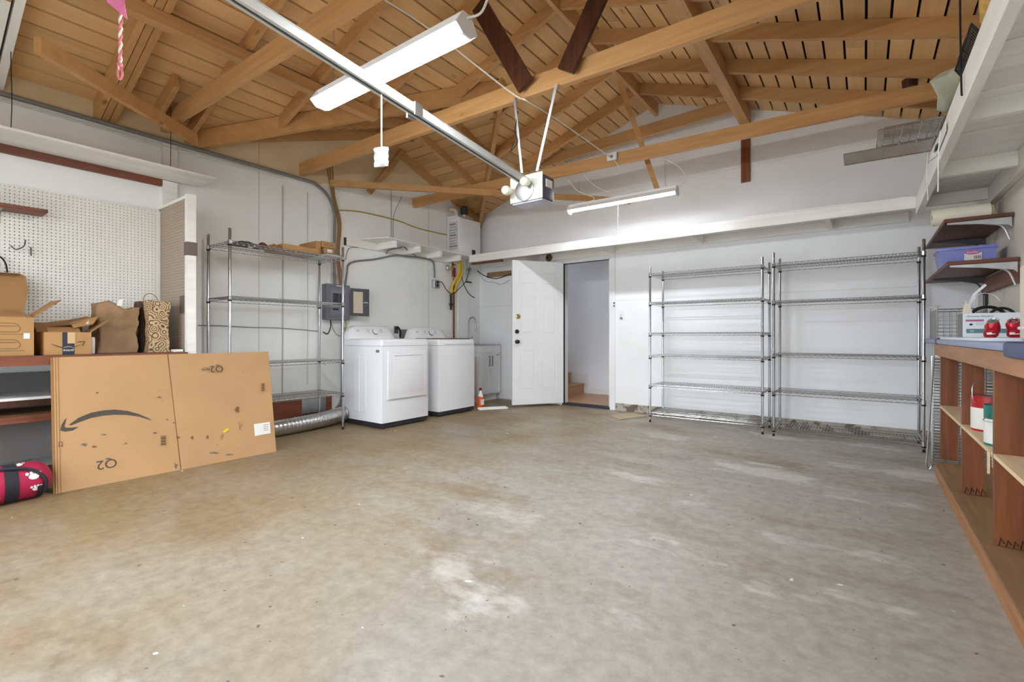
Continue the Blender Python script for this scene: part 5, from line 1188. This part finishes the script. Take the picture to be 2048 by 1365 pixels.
# pipes and valves below
def pipe(name, label, pts, r_, mt, k=5): return wire(name, label, pts, r_, mt, 'pipe', 10, k)
zz_ = LZ0
pv = thing('service_valves', 'red handled service valves under the water heater', 'valve', (XL+0.08, 5.33, 1.85))
part(lambda q: q.tube([(XL+0.09, 5.33, 2.24), (XL+0.09, 5.33, 1.93)], 0.014, 10), 'valve_pipe', COPPER, pv)
part(lambda q: q.rbox(XL+0.065, XL+0.115, 5.305, 5.355, 2.02, 2.09, 0.008, 2), 'valve_body', BRASS, pv)
part(lambda q: q.rbox(XL+0.115, XL+0.13, 5.30, 5.36, 1.92, 2.06, 0.006, 1), 'valve_handle', REDV, pv)
part(lambda q: q.rbox(XL+0.115, XL+0.13, 5.28, 5.35, 2.10, 2.12, 0.006, 1), 'valve_handle', REDV, pv)
part(lambda q: q.lathe([(0.02, 0), (0.03, 0.02), (0.03, 0.06), (0.02, 0.08)], (XL+0.07, 5.24, 2.02), n=12), 'drain_cock', STEEL, pv)
pv2 = thing('service_valves', 'black handled pipe fittings under the water heater near the corner', 'valve', (XL+0.1, 5.66, 1.95))
part(lambda q: q.tube([(XL+0.10, 5.64, 2.24), (XL+0.10, 5.64, 1.86)], 0.012, 10), 'valve_pipe', STEEL, pv2)
part(lambda q: q.rbox(XL+0.08, XL+0.13, 5.67, 5.73, 2.05, 2.11, 0.008, 2), 'valve_body', STEEL, pv2)
part(lambda q: q.box(XL+0.12, XL+0.14, 5.60, 5.72, 1.862, 1.882), 'valve_handle', BLACK, pv2)
part(lambda q: q.tube([(XL+0.11, 5.70, 2.24), (XL+0.11, 5.70, 1.98)], 0.011, 8), 'valve_pipe', STEEL, pv2)
gh = pipe('gas_hose', 'bright yellow flexible gas hose under the water heater', [(XL+0.09, 5.46, 2.20), (XL+0.11, 5.47, 2.08), (XL+0.12, 5.44, 1.98), (XL+0.09, 5.38, 1.88), (XL+0.06, 5.35, 1.78), (XL+0.05, 5.35, 1.68)], 0.02, YEL, 8)
gh = pipe('gas_hose', 'second loop of yellow gas hose beside the first', [(XL+0.09, 5.50, 2.20), (XL+0.12, 5.52, 2.06), (XL+0.12, 5.48, 1.95), (XL+0.09, 5.43, 1.82), (XL+0.06, 5.40, 1.70)], 0.016, YEL, 8)
pipe('copper_pipe', 'dark copper pipe running down the wall behind the washer', [(XL+0.03, 5.42, 1.92), (XL+0.03, 5.42, 1.5), (XL+0.03, 5.42, 0.9)], 0.016, COPPER, 3)
pipe('white_pipe', 'white painted pipe running down beside the copper pipe', [(XL+0.03, 5.52, 2.14), (XL+0.03, 5.52, 1.5), (XL+0.03, 5.52, 0.9)], 0.013, WHITES, 3)
pipe('white_pipe', 'slim white drain pipe strapped on the wall near the gas hose', [(XL+0.025, 5.565, 2.14), (XL+0.025, 5.565, 1.5), (XL+0.025, 5.565, 0.9)], 0.010, WHITES, 3)
t_ = thing('gas_valve', 'black gas shutoff stub ending below the yellow hose', 'valve', (XL+0.04, 5.34, 1.42))
part(lambda q: q.tube([(XL+0.04, 5.345, 1.68), (XL+0.04, 5.345, 1.42)], 0.017, 10), 'stub_pipe', BLACK, t_)
part(lambda q: q.cyl((XL+0.04, 5.345, 1.66), (XL+0.04, 5.345, 1.72), 0.022, n=8), 'union_nut', BRASS, t_)
part(lambda q: q.rbox(XL+0.05, XL+0.075, 5.29, 5.36, 1.49, 1.52, 0.004, 1), 'valve_handle', BLACK, t_)

# ------------------------------------------------------------------ storage loft on the right wall
lf = thing('storage_loft', 'white painted storage loft of planks and beam along the right wall', 'loft', (0.6, 3.2, 2.08))
part(lambda q: q.box(0.37, 0.41, 0.55, LY+0.03, 2.08, 2.22), 'front_beam', WHITEWY, lf)
part(lambda q: q.box(XR-0.042, XR-0.003, 0.55, YB-0.045, 2.08, 2.22), 'wall_ledger', WHITEWY, lf)
y_ = 0.55; k = 0
while y_ < 5.40:
    wdt = 0.225 + 0.05*((k*5) % 3); y1_ = min(y_+wdt, 5.43)
    part(lambda q: q.box(0.372, XR-0.003, y_+0.002, y1_-0.003, 2.2205+0.003*(k % 2), 2.242), 'deck_plank', WHITEW, lf); y_ = y1_; k += 1
for y_ in (5.36, 4.42, 3.35, 2.2): part(lambda q: q.box(0.41, XR-0.043, y_, y_+0.04, 2.125, 2.22), 'joist', WHITEW, lf)
LD = 2.245
def grid_panel(name, label, a, b, c, n_ab, n_ac, r_, mat, cat='wire panel', frame=0.004):
    """flat wire grid: corner a, edges a->b and a->c; n_ab wires run along a->c direction"""
    a = Vector(a); b = Vector(b); c = Vector(c); t = thing(name, label, cat, a)
    m = MB(); d = c + (b-a)
    m.tube([a, b, d, c], frame, 5, closed=True); m.build('frame', mat, t)
    m = MB()
    for i in range(1, n_ab): p0 = lerp(a, b, i/n_ab); m.tube([p0, p0 + (c-a)], r_, 4, cap=False)
    for i in range(1, n_ac): p0 = lerp(a, c, i/n_ac); m.tube([p0, p0 + (b-a)], r_*1.3, 4, cap=False)
    o = m.build('grid_wires', mat, t); o['kind'] = 'stuff'
    return t
for k, (xa, ya, wd_, ln_, z_) in enumerate(((0.10, 3.60, 0.36, 0.52, 2.262), (0.07, 3.66, 0.34, 0.5, 2.276), (-0.11, 3.93, 0.26, 0.66, 2.253))):
    grid_panel('loose_wire_rack', ['upper bare wire shelf panel jutting out of the loft', 'middle bare wire shelf panel jutting out of the loft', 'longest bare wire shelf panel jutting out of the loft near the gable wall'][k],
               (xa, ya, z_), (xa, ya+wd_, z_), (xa+ln_, ya+0.02, z_), 16, 6, 0.002, CHROME, 'rack')
grid_panel('oven_rack', 'dark wire rack standing upright on the loft', (0.425, 2.78, LD+0.002), (0.368, 2.78, 2.345), (0.425, 3.22, LD+0.002), 5, 22, 0.0022, RUBBER, 'rack')
# pillow, burlap sack, papers on the loft
def cushion(name, label, c, ax, ay, az, hx, hy, hz, mat, seed, cat):
    m = MB(); n_ = 16; ax, ay, az = (Vector(q).normalized() for q in (ax, ay, az))
    for s_ in (1, -1):
        for i in range(n_+1):
            for j in range(n_+1):
                a_ = i/n_*2-1; b_ = j/n_*2-1
                th = ((1-a_**4)*(1-b_**4))**0.6 * (0.9+0.2*noise.noise(Vector((a_*2+seed, b_*2, s_))))
                pin = 1 - 0.10*(1-abs(a_))*abs(b_)**3
                m.v.append(Vector(c) + ax*hx*a_*(1-0.1*(1-b_*b_)*0) + ay*hy*b_*pin + az*(hz*th*s_))
    N1 = (n_+1)**2
    for s_ in range(2):
        for i in range(n_):
            for j in range(n_):
                a_ = s_*N1+i*(n_+1)+j; m.f.append((a_, a_+n_+1, a_+n_+2, a_+1) if s_ else (a_, a_+1, a_+n_+2, a_+n_+1))
    bm = bmesh.new(); vv = [bm.verts.new(p_) for p_ in m.v]
    for f in m.f: bm.faces.new([vv[q] for q in f])
    bmesh.ops.remove_doubles(bm, verts=bm.verts, dist=1e-5); bm.verts.index_update()
    q_ = MB(); q_.add([v_.co.copy() for v_ in bm.verts], [[w_.index for w_ in f.verts] for f in bm.faces]); bm.free()
    return tag(q_.build(name, mat, smooth=80), label, cat)
cushion('pillow', 'grey green pillow lying over the edge of the storage loft', (0.48, 3.50, 2.365), (0.15, 1, 0.0), (1, -0.15, 0.10), (-0.10, 0, 1), 0.24, 0.17, 0.075, PILLOW, 3, 'pillow')
cushion('burlap_sack', 'yellow burlap sack slumped on the loft edge', (0.47, 2.46, 2.375), (0.1, 1, -0.05), (0.9, 0, 0.5), (-0.5, 0, 0.9), 0.28, 0.13, 0.085, BURLAP, 9, 'sack')
wire('loft_hanger', 'dark hanger rod dropping from the roof to the storage loft', [at(1920, -20, x=0.36), at(1921, 80, x=0.36), Vector((at(1923, 180, x=0.36)[:])), Vector((0.362, at(1923, 180, x=0.36).y, 2.12))], 0.004, RUBBER, 'rod')
t_ = thing('loft_papers', 'white printed papers and thin sticks hanging over the loft beam', 'paper', at(1875, 300, x=0.36))
MB().prism([at(1892, 243, x=0.362), at(1893, 262, x=0.364), at(1874, 312, x=0.366), at(1858, 323, x=0.366), at(1862, 305, x=0.362)], (-0.003, 0, 0)).build('sheet', PAPER, t_, smooth=0)
MB().prism([at(1877, 285, x=0.356), at(1873, 300, x=0.356), at(1868, 306, x=0.356), at(1871, 292, x=0.356)], (-0.001, 0, 0)).build('printed_mark', INKB, t_, smooth=0)
for (u0, v0, u1, v1) in ((1881, 262, 1876, 384), (1857, 300, 1856, 401)):
    part(lambda q: q.tube([at(u0, v0, x=0.354), at(u0-4, v0+40, x=0.352), at(u1, v1, x=0.352)], 0.0035, 5), 'stick', WHITES, t_)

# ------------------------------------------------------------------ shelves on the right wall
def rshelf(label, y0, z, th=0.028):
    t = thing('wall_shelf', label, 'shelf', (0.66, (y0+YB)/2, z-0.20))
    part(lambda q: q.rbox(0.482, XR-0.005, y0, YB-0.005, z, z+th, 0.003, 1), 'board', REDWX, t)
    for y_ in (y0+0.015, 5.66):
        br = part(lambda q: (q.prism([(0.50, y_, z-0.001), (XR-0.012, y_, z-0.001), (XR-0.012, y_, z-0.075), (XR-0.03, y_, z-0.055), (0.66, y_, z-0.028), (0.50, y_, z-0.012)], (0, 0.014, 0))), 'bracket', STEEL if y_ < 5 else GREYD, t, smooth=0)
        part(lambda q: q.tube(smoothpts([(0.70, y_+0.007, z-0.03), (0.79, y_+0.007, z-0.06), (XR-0.02, y_+0.007, z-0.16)], 5), 0.007, 6), 'brace_rod', STEEL if y_ < 5 else GREYD, br)
    return t
rshelf('upper dark red plank shelf holding the paper roll', 4.75, 1.858)
rs2 = rshelf('lower dark red plank shelf holding the periwinkle plastic box', 4.60, 1.525)
part(lambda q: q.box(XR-0.034, XR-0.004, 4.62, 5.62, 1.38, 1.50), 'wall_cleat', REDW, rs2)
t_ = thing('shelf_standard', 'dark slotted metal standard on the right wall below the plank shelf', 'bracket', (XR-0.01, 5.55, 1.0))
part(lambda q: q.box(XR-0.018, XR-0.002, 5.64, 5.70, 1.06, 1.42), 'channel', STEEL, t_)
for yy in (5.635, 5.70): part(lambda q: q.box(XR-0.022, XR-0.002, yy, yy+0.006, 1.06, 1.42), 'channel_edge', BLACK, t_)
# paper roll
ra, rb = Vector((0.435, 5.0, 1.886+0.066)), Vector((0.762, 5.0, 1.886+0.066))
t_ = thing('paper_roll', 'cream roll of paper lying on the upper dark red shelf', 'paper roll', (0.6, 5.0, 1.886))
def ring(r_in, r_out, ln):
    q = MB().lathe([(r_in, 0), (r_out, 0), (r_out, ln), (r_in, ln), (r_in, 0)], ra, (1, 0, 0), 28); q.f.pop(); q.f.pop(); return q
ring(0.020, 0.066, (rb-ra).length).build('roll', ROLLM, t_)
ring(0.0175, 0.020, (rb-ra).length).build('core_tube', CARDI, t_)
part(lambda q: q.cyl(rb+Vector((0.001,0,0)), rb+Vector((0.018,0,0)), 0.05, n=20), 'roll_end', PLYL, t_)
part(lambda q: q.box(ra.x+0.03, rb.x-0.02, 4.975, 5.01, 1.8865, 1.889), 'loose_edge', ROLLM, t_)
# plastic box
sx0, sx1, sy0, sy1, sz = 0.462, 0.79, 4.90, 5.20, 1.554
t_ = thing('plastic_box', 'periwinkle blue plastic shoe box with white label on the lower shelf', 'box', (0.62, 5.05, sz))
part(lambda q: q.hexa([(sx0+0.022,sy0+0.02,sz),(sx1-0.014,sy0+0.02,sz),(sx1-0.014,sy1-0.02,sz),(sx0+0.022,sy1-0.02,sz),(sx0+0.006,sy0+0.005,sz+0.115),(sx1-0.004,sy0+0.005,sz+0.115),(sx1-0.004,sy1-0.005,sz+0.115),(sx0+0.006,sy1-0.005,sz+0.115)]), 'tub', LAVND, t_, smooth=0)
part(lambda q: q.rbox(sx0-0.004, sx1+0.004, sy0-0.006, sy1+0.006, sz+0.115, sz+0.14, 0.006, 2), 'lid', LAVND, t_)
nb = Vector((0, -0.115, 0.015)).normalized(); nb = Vector((0,-1,-0.13)).normalized(); upb = Vector((0,-0.13,1)).normalized()
o_ = Vector((0.61, sy0+0.0095, sz+0.03)) + nb*0.0012
lab_ = MB().prism([o_+upb*a_+Vector((b_,0,0)) for b_, a_ in ((0, 0), (0.095, 0), (0.095, 0.06), (0, 0.06))], nb*0.0006).build('label', PAPER, t_, smooth=0)
MB().prism([o_+upb*(0.062+0.017*math.sin(k*math.pi/8))+Vector((0.045+0.046*math.cos(k*math.pi/8),0,0))+nb*0.001 for k in range(16)], nb*0.0006).build('logo_badge', MAUVE, lab_, smooth=0)
text('label_lettering', 'Sterilite', 0.021, PAPER, lab_, o_+upb*0.056+Vector((0.010,0,0))+nb*0.0018, (1,0,0), upb, shear=0.2)
for k in range(8): MB().prism([o_+upb*a_+Vector((0.052+k*0.005+b_,0,0))+nb*0.0008 for b_, a_ in ((0,0.012),(0.002+0.001*(k%2),0.012),(0.002+0.001*(k%2),0.036),(0,0.036))], nb*0.0004).build('barcode_bar', INKB, lab_, smooth=0)

# ------------------------------------------------------------------ workbench on the right
WX, WZ = 0.452, 0.993
wb = thing('workbench', 'wooden workbench frame with blue grey painted top along the right wall', 'workbench', (0.65, 3.4, 0.102))
part(lambda q: q.rbox(WX, XR-0.004, 1.2, YB-0.03, WZ-0.038, WZ, 0.012, 2), 'top', BENCHT, wb)
part(lambda q: q.rbox(WX-0.004, WX+0.03, 4.90, 4.98, WZ-0.042, WZ+0.003, 0.012, 2), 'tape_band', BLUET, wb)
part(lambda q: q.rbox(WX-0.012, WX+0.05, 1.25, 2.66, WZ-0.058, WZ+0.004, 0.014, 2), 'tarp_wrap', BLUET, wb)
part(lambda q: q.box(WX+0.006, WX+0.044, 1.2, 5.08, 0.868, WZ-0.0385), 'fascia', FASW, wb)
for y_ in (4.74, 3.79, 2.93, 2.0):
    part(lambda q: q.box(0.462, 0.556, y_, y_+0.04, 0.1025, 0.867), 'post', POSTW, wb)
    part(lambda q: q.box(XR-0.09, XR-0.006, y_, y_+0.04, 0.1025, WZ-0.0385), 'rear_post', POSTW, wb)
    part(lambda q: q.box(0.462, XR-0.092, y_+0.04, y_+0.06, 0.43, 0.484), 'shelf_cleat', PLYL, wb)
ed = [4.78, 3.835, 2.975, 2.045, 1.2]
for k in range(4):
    part(lambda q: q.box(0.458, XR-0.095, ed[k+1]+0.005 if k < 3 else ed[k+1], ed[k]-0.045, 0.485, 0.503), 'lower_shelf', PLYL, wb)
part(lambda q: q.box(0.448, 0.456, 2.985, 3.0, 0.40, 0.50), 'shelf_lip', PLYL, wb)
for (py_, sd_) in ((3.79, 1), (2.93, 5)):
    for k in range(4):
        xx_ = 0.475+0.022*k; hh = 0.03+0.05*abs(noise.noise(Vector((k*1.7+sd_, sd_, 0.3))))
        part(lambda q: q.tube([(xx_, py_-0.0012, 0.104), (xx_+0.006, py_-0.0012, 0.104+hh), (xx_+0.016, py_-0.0012, 0.106+hh*0.3)], 0.0022, 4), 'tar_drip', RUBBER, wb)
pl = thing('floor_platform', 'low wooden floor platform of plywood sheets under the workbench', 'platform', (0.63, 2.9, 0))
part(lambda q: q.box(0.42, 0.458, 0.9, 4.64, 0.0, 0.088), 'front_board', FASW, pl)
part(lambda q: q.box(0.80, 0.838, 0.9, 4.64, 0.0, 0.084), 'rear_board', FASW, pl)
for (a_, b_, z_) in ((0.9, 2.925, 0.094), (2.95, 3.785, 0.090), (3.81, 4.645, 0.088)): part(lambda q: q.box(0.417, 0.84, a_, b_, z_-0.006 if z_ < 0.09 else 0.0885, z_+0.008), 'deck_sheet', PLYW, pl)
# paint cans
def paint_can(label, x, y, z, r_, h, band_, lidm, dents=0):
    t = thing('paint_can', label, 'paint can', (x, y, z))
    part(lambda q: q.lathe([(r_*0.97, 0), (r_, 0.006), (r_, h*0.06)], (x, y, z), n=26), 'bottom_rim', lidm, t)
    part(lambda q: q.lathe([(r_, h*0.06), (r_*1.003, h*0.065), (r_*1.003, h*0.66), (r_, h*0.665)], (x, y, z), n=26), 'label', LABELW, t)
    part(lambda q: q.lathe([(r_, h*0.665), (r_, h*0.96), (r_*1.02, h*0.97), (r_*1.02, h), (r_*0.9, h), (r_*0.86, h*0.97), (r_*0.5, h*0.965)], (x, y, z), n=26), 'body', band_, t)
    part(lambda q: q.lathe([(r_*0.84, h*0.966), (r_*0.84, h*0.99), (r_*0.6, h*0.992)], (x, y, z), n=26), 'lid', ALU, t)
    part(lambda q: q.tube(smoothpts([(x-r_*1.02*CS, y-r_*1.02*SN, z+h*0.8), (x-r_*1.25*CS, y-r_*1.3*SN, z+h*0.95), (x-r_*0.9, y-r_*0.5, z+h*1.35), (x-0.1*r_, y, z+h*1.5), (x+r_*0.7, y+r_*0.4, z+h*1.3), (x+r_*1.02*CS, y+r_*1.02*SN, z+h*0.8)] if dents else
          [(x-r_*1.02*CS, y-r_*1.02*SN, z+h*0.8), (x-r_*1.3*CS, y-r_*1.3*SN, z+h*0.7), (x-r_*1.1, y-r_*0.9, z+h*0.62), (x, y-r_*1.12, z+h*0.6), (x+r_*0.9, y-r_*0.7, z+h*0.66), (x+r_*1.02*CS, y+r_*1.02*SN, z+h*0.8)], 6), 0.0022, 5), 'handle', STEEL, t)
    return t
paint_can('red rimmed paint can with raised wire handle on the bench shelf', 0.558, 3.62, 0.503, 0.082, 0.19, PAINTR, PAINTR, 1)
paint_can('teal rimmed paint can with white label in front of the red one', 0.535, 3.16, 0.503, 0.074, 0.19, PAINTG, PAINTG)
paint_can('small yellow and white paint can behind the middle bench post', 0.545, 4.06, 0.503, 0.055, 0.15, solid('can_yellow', (214,186,110), 0.4), PAINTG)
# goods on top of the bench
sh = thing('foam_board', 'white foam board lying flat on the workbench', 'board', (0.66, 4.0, WZ))
part(lambda q: q.box(0.47, XR-0.02, 3.30, 4.86, WZ+0.0005, WZ+0.016), 'sheet', BOXW, sh)
BZ2 = WZ+0.0165
bx = thing('product_box', 'white faucet carton with blue script lettering and cables on top', 'box', (0.69, 4.62, BZ2))
X0, X1, Ya, Yb_, Zt = 0.552, 0.838, 4.50, 4.72, BZ2+0.165
open_box(bx, X0, X1, Ya, Yb_, BZ2, Zt, 0.004, BOXW, BOXW)
part(lambda q: q.box(X0-0.001, X0, Ya, Yb_, BZ2, Zt), 'printed_side', GREYC, bx)
text('box_lettering', 'American Standard', 0.017, TEAL, bx, (X0+0.018, Ya-0.001, Zt-0.026), (1,0,0), (0,0,1), shear=0.25)
part(lambda q: q.box(X0+0.015, X0+0.105, Ya-0.0012, Ya, BZ2+0.108, BZ2+0.122), 'mauve_band', MAUVE, bx)
part(lambda q: q.box(X0+0.018, X1-0.02, Ya-0.0012, Ya, BZ2+0.028, BZ2+0.058), 'teal_band', TEAL, bx)
text('box_lettering', '29', 0.02, PAPER, bx, (X0+0.036, Ya-0.0022, BZ2+0.035), (1,0,0), (0,0,1))
part(lambda q: q.ball((X0+0.042, Ya, BZ2+0.088), 0.009, (1, 0.15, 0.8)), 'printed_photo', INKB, bx)
for k in range(3): part(lambda q: q.box(X0+0.065, X0+0.11, Ya-0.001, Ya, BZ2+0.082+k*0.008, BZ2+0.0835+k*0.008), 'printed_line', GREYC, bx)
part(lambda q: q.box(X0+0.005, X1-0.005, Ya+0.005, Yb_-0.005, Zt-0.03, Zt-0.02), 'inner_flap', PAPER, bx)
def coil(name, label, c, rx_, rz_, r_, mat, a0, a1, yoff=0.02):
    pts = [(c[0]+rx_*math.cos(R(a)), c[1]+yoff*math.sin(R(a*2)), c[2]+rz_*math.sin(R(a))) for a in range(a0, a1+1, 12)]
    return tag(MB().tube(pts, r_, 8).build(name, mat), label, 'hose')
coil('black_hose', 'thick black hose arching out of the white faucet carton', (X0+0.135, Ya+0.08, Zt-0.018), 0.085, 0.062, 0.011, RUBBER, 0, 180)
coil('black_hose', 'second black hose bent over the edge of the white carton', (X0+0.20, Ya+0.04, Zt-0.018), 0.06, 0.05, 0.009, RUBBER, 0, 180)
tag(MB().prism([at(1932, 619, y=4.66), at(1938, 620, y=4.66), at(1951, 590, y=4.66), at(1974, 571, y=4.66), at(1969, 568, y=4.66), at(1946, 588, y=4.66)], (0, 0.008, 0)).build('plastic_strip', WHITES), 'bent white plastic strip rising out of the faucet carton', 'strip')
wire('thin_wire', 'thin white wire looping above the faucet carton', [at(1947, 612, y=4.62), at(1952, 592, y=4.62), at(1970, 587, y=4.62), at(1988, 591, y=4.62), at(2000, 602, y=4.62)], 0.002, WHITES, 'wire')
pw = at(1913, 616, y=4.80)
wb2 = thing('wire_basket', 'chrome wire basket standing on the bench in the corner', 'basket', (0.57, 5.25, WZ))
b0, b1, c0, c1, hb = 0.47, 0.76, 5.02, 5.50, 0.235
m = MB()
for (p0, p1) in (((b0,c0,hb),(b1,c0,hb)), ((b1,c0,hb),(b1,c1,hb)), ((b1,c1,hb),(b0,c1,hb)), ((b0,c1,hb),(b0,c0,hb)), ((b0,c0,0.004),(b1,c0,0.004)), ((b1,c0,0.004),(b1,c1,0.004)), ((b1,c1,0.004),(b0,c1,0.004)), ((b0,c1,0.004),(b0,c0,0.004))):
    m.tube([Vector(p0)+Vector((0,0,WZ)), Vector(p1)+Vector((0,0,WZ))], 0.004, 6)
for (xx_, yy) in ((b0,c0),(b1,c0),(b1,c1),(b0,c1)): m.tube([(xx_,yy,WZ+0.004),(xx_,yy,WZ+hb+0.03)], 0.004, 6)
m.build('frame', CHROME, wb2)
m = MB()
for k in range(1, 8):
    z_ = WZ+hb*k/8; m.tube([(b0,c0,z_),(b1,c0,z_),(b1,c1,z_),(b0,c1,z_)], 0.0018, 4, closed=True)
for k in range(1, 7):
    for yy in (c0, c1): m.tube([(b0+(b1-b0)*k/7, yy, WZ+0.004), (b0+(b1-b0)*k/7, yy, WZ+hb)], 0.0018, 4)
for k in range(1, 11):
    for xx_ in (b0, b1): m.tube([(xx_, c0+(c1-c0)*k/11, WZ+0.004), (xx_, c0+(c1-c0)*k/11, WZ+hb)], 0.0018, 4)
o_ = m.build('basket_wires', CHROME, wb2); o_['kind'] = 'stuff'
for yy in (c0, c1): part(lambda q: q.tube([(b0+0.02*math.cos(k*math.pi/6), yy, WZ+hb+0.03+0.014*math.sin(k*math.pi/6)) for k in range(12)], 0.003, 5, closed=True), 'corner_loop', CHROME, wb2)
t_ = thing('plug_adapter', 'small white wedge shaped plastic adapter on the carton corner', 'adapter', (0.60, 4.60, Zt))
part(lambda q: q.hexa([(0.556,4.535,Zt+0.001),(0.606,4.535,Zt+0.001),(0.606,4.575,Zt+0.001),(0.556,4.575,Zt+0.001),(0.566,4.54,Zt+0.07),(0.592,4.54,Zt+0.07),(0.592,4.57,Zt+0.07),(0.566,4.57,Zt+0.07)]), 'body', CREAM, t_, smooth=0)
part(lambda q: q.cyl((0.578,4.555,Zt+0.07), (0.574,4.555,Zt+0.092), 0.003, n=6), 'prong', WHITES, t_)
def soda(label, x, y, seed, tw):
    t = thing('crushed_can', label, 'can', (x, y, BZ2)); m = MB(); n_ = 22; prof_ = [(0.024,0),(0.031,0.008),(0.033,0.02),(0.032,0.035),(0.030,0.05),(0.033,0.066),(0.032,0.082),(0.027,0.094),(0.026,0.098)]
    def crush(p_):
        f = (p_.z-BZ2)/0.1; q_ = Vector((p_.x-x, p_.y-y, 0)); s_ = 1+0.28*math.sin(f*5+seed)*noise.noise(Vector((q_.x*40+seed, q_.y*40, f*3)))+ (0.25 if abs(f-0.5) < 0.16 and q_.x > 0 else 0)
        return Vector((x+q_.x*s_+tw*f*0.02, y+q_.y*s_-0.022*f, BZ2+(p_.z-BZ2)*(1+0.08*q_.x/0.03) + 0.75*q_.y*max(0.0, f-0.25)))
    m.lathe(prof_, (x, y, BZ2), n=n_); m.v = [crush(p_) for p_ in m.v]; m.build('body', CANR, t, smooth=28)
    m = MB().lathe([(0.026,0.098),(0.0265,0.101),(0.023,0.101),(0.022,0.097),(0.004,0.097)], (x, y, BZ2), n=n_); m.v = [crush(p_) for p_ in m.v]; tp_ = m.build('top', ALU, t)
    m = MB().ball((x, y-0.004, BZ2+0.0985), 0.009, (1,1.4,0.12)); m.v = [crush(p_) for p_ in m.v]; m.build('pull_tab', STEEL, tp_)
    m = MB()
    for k in range(9):
        an = R(225+k*10); rr = 0.0345
        m.v += [crush(Vector((x+rr*math.cos(an), y+rr*math.sin(an), BZ2+0.018))), crush(Vector((x+rr*math.cos(an), y+rr*math.sin(an), BZ2+0.034)))]
    for k in range(8): m.f.append((2*k, 2*k+2, 2*k+3, 2*k+1))
    m.build('printed_band', PAPER, t)
soda('crumpled red soda can standing beside the mauve and teal print', 0.615, 4.02, 1.0, 0.4)
soda('crumpled red soda can squeezed next to the cream canister', 0.715, 4.0, 4.2, -0.5)
t_ = thing('plastic_canister', 'tall cream plastic canister standing on the workbench', 'canister', (0.70, 3.12, WZ))
part(lambda q: q.rbox(0.585, XR-0.02, 2.95, 3.20, WZ+0.001, WZ+0.36, 0.02, 3), 'body', CREAM, t_)
part(lambda q: q.rbox(0.580, XR-0.016, 2.945, 3.205, WZ+0.055, WZ+0.07, 0.004, 1), 'seam_band', PAPER, t_)
# wire panels leaning by the end of the bench
for k, (ya, xa, nb_) in enumerate(((4.86, 0.425, 36), (4.93, 0.44, 38))):
    grid_panel('loose_wire_rack', ['wire shelf standing on end against the far end of the workbench', 'second wire shelf standing on end behind the first by the bench'][k], (xa, ya, 0.006), (xa, ya+0.03, 0.862), (xa+0.37, ya, 0.006), nb_, 5, 0.0028, CHROME, 'rack', 0.006)
wire('metal_rod', 'slim steel rod with a curled foot leaning on the workbench edge', [at(1868, 712, y=4.80), at(1862, 800, y=4.80), at(1855, 900, y=4.78), at(1853, 925, y=4.76), Vector((at(1857, 935, y=4.76).x, 4.76, 0.012)), Vector((at(1863, 928, y=4.76).x, 4.76, 0.035)), at(1860, 922, y=4.76)], 0.006, STEEL, 'rod')

# repeats of one kind share a group
GROUPS = {'wire_rack': 'chrome wire racks in the garage', 'shop_light': 'hanging shop lights', 'paint_can': 'paint cans on the workbench shelf', 'crushed_can': 'crumpled soda cans on the workbench',
          'tie_beam': 'tie beams under the roof', 'web_board': 'web boards under the roof', 'diagonal_brace': 'diagonal braces under the roof', 'open_carton': 'open cartons on the left bench', 'carton': 'small cartons on the left rack',
          'paper_bag': 'paper bags on the left bench', 'loose_wire_rack': 'loose wire shelves', 'peg_hook': 'hooks on the pegboard', 'wall_wire': 'wires on the left wall', 'panel_wire': 'wires under the breaker panel',
          'grey_cable': 'grey cables on the walls', 'electric_cable': 'black cables near the water heater', 'conduit': 'conduits under the eaves', 'gas_hose': 'yellow gas hoses', 'white_pipe': 'white wall pipes', 'service_valves': 'valves under the water heater',
          'black_hose': 'black hoses in the faucet carton', 'ceiling_cable': 'white ceiling cables', 'hanger_wire': 'hanger wires of the high shelf', 'wall_shelf': 'wall shelves'}
for o in list(scene.objects):
    b_ = o.name.split('.')[0]
    if o.parent is None and b_ in GROUPS and 'label' in o: o['group'] = GROUPS[b_]
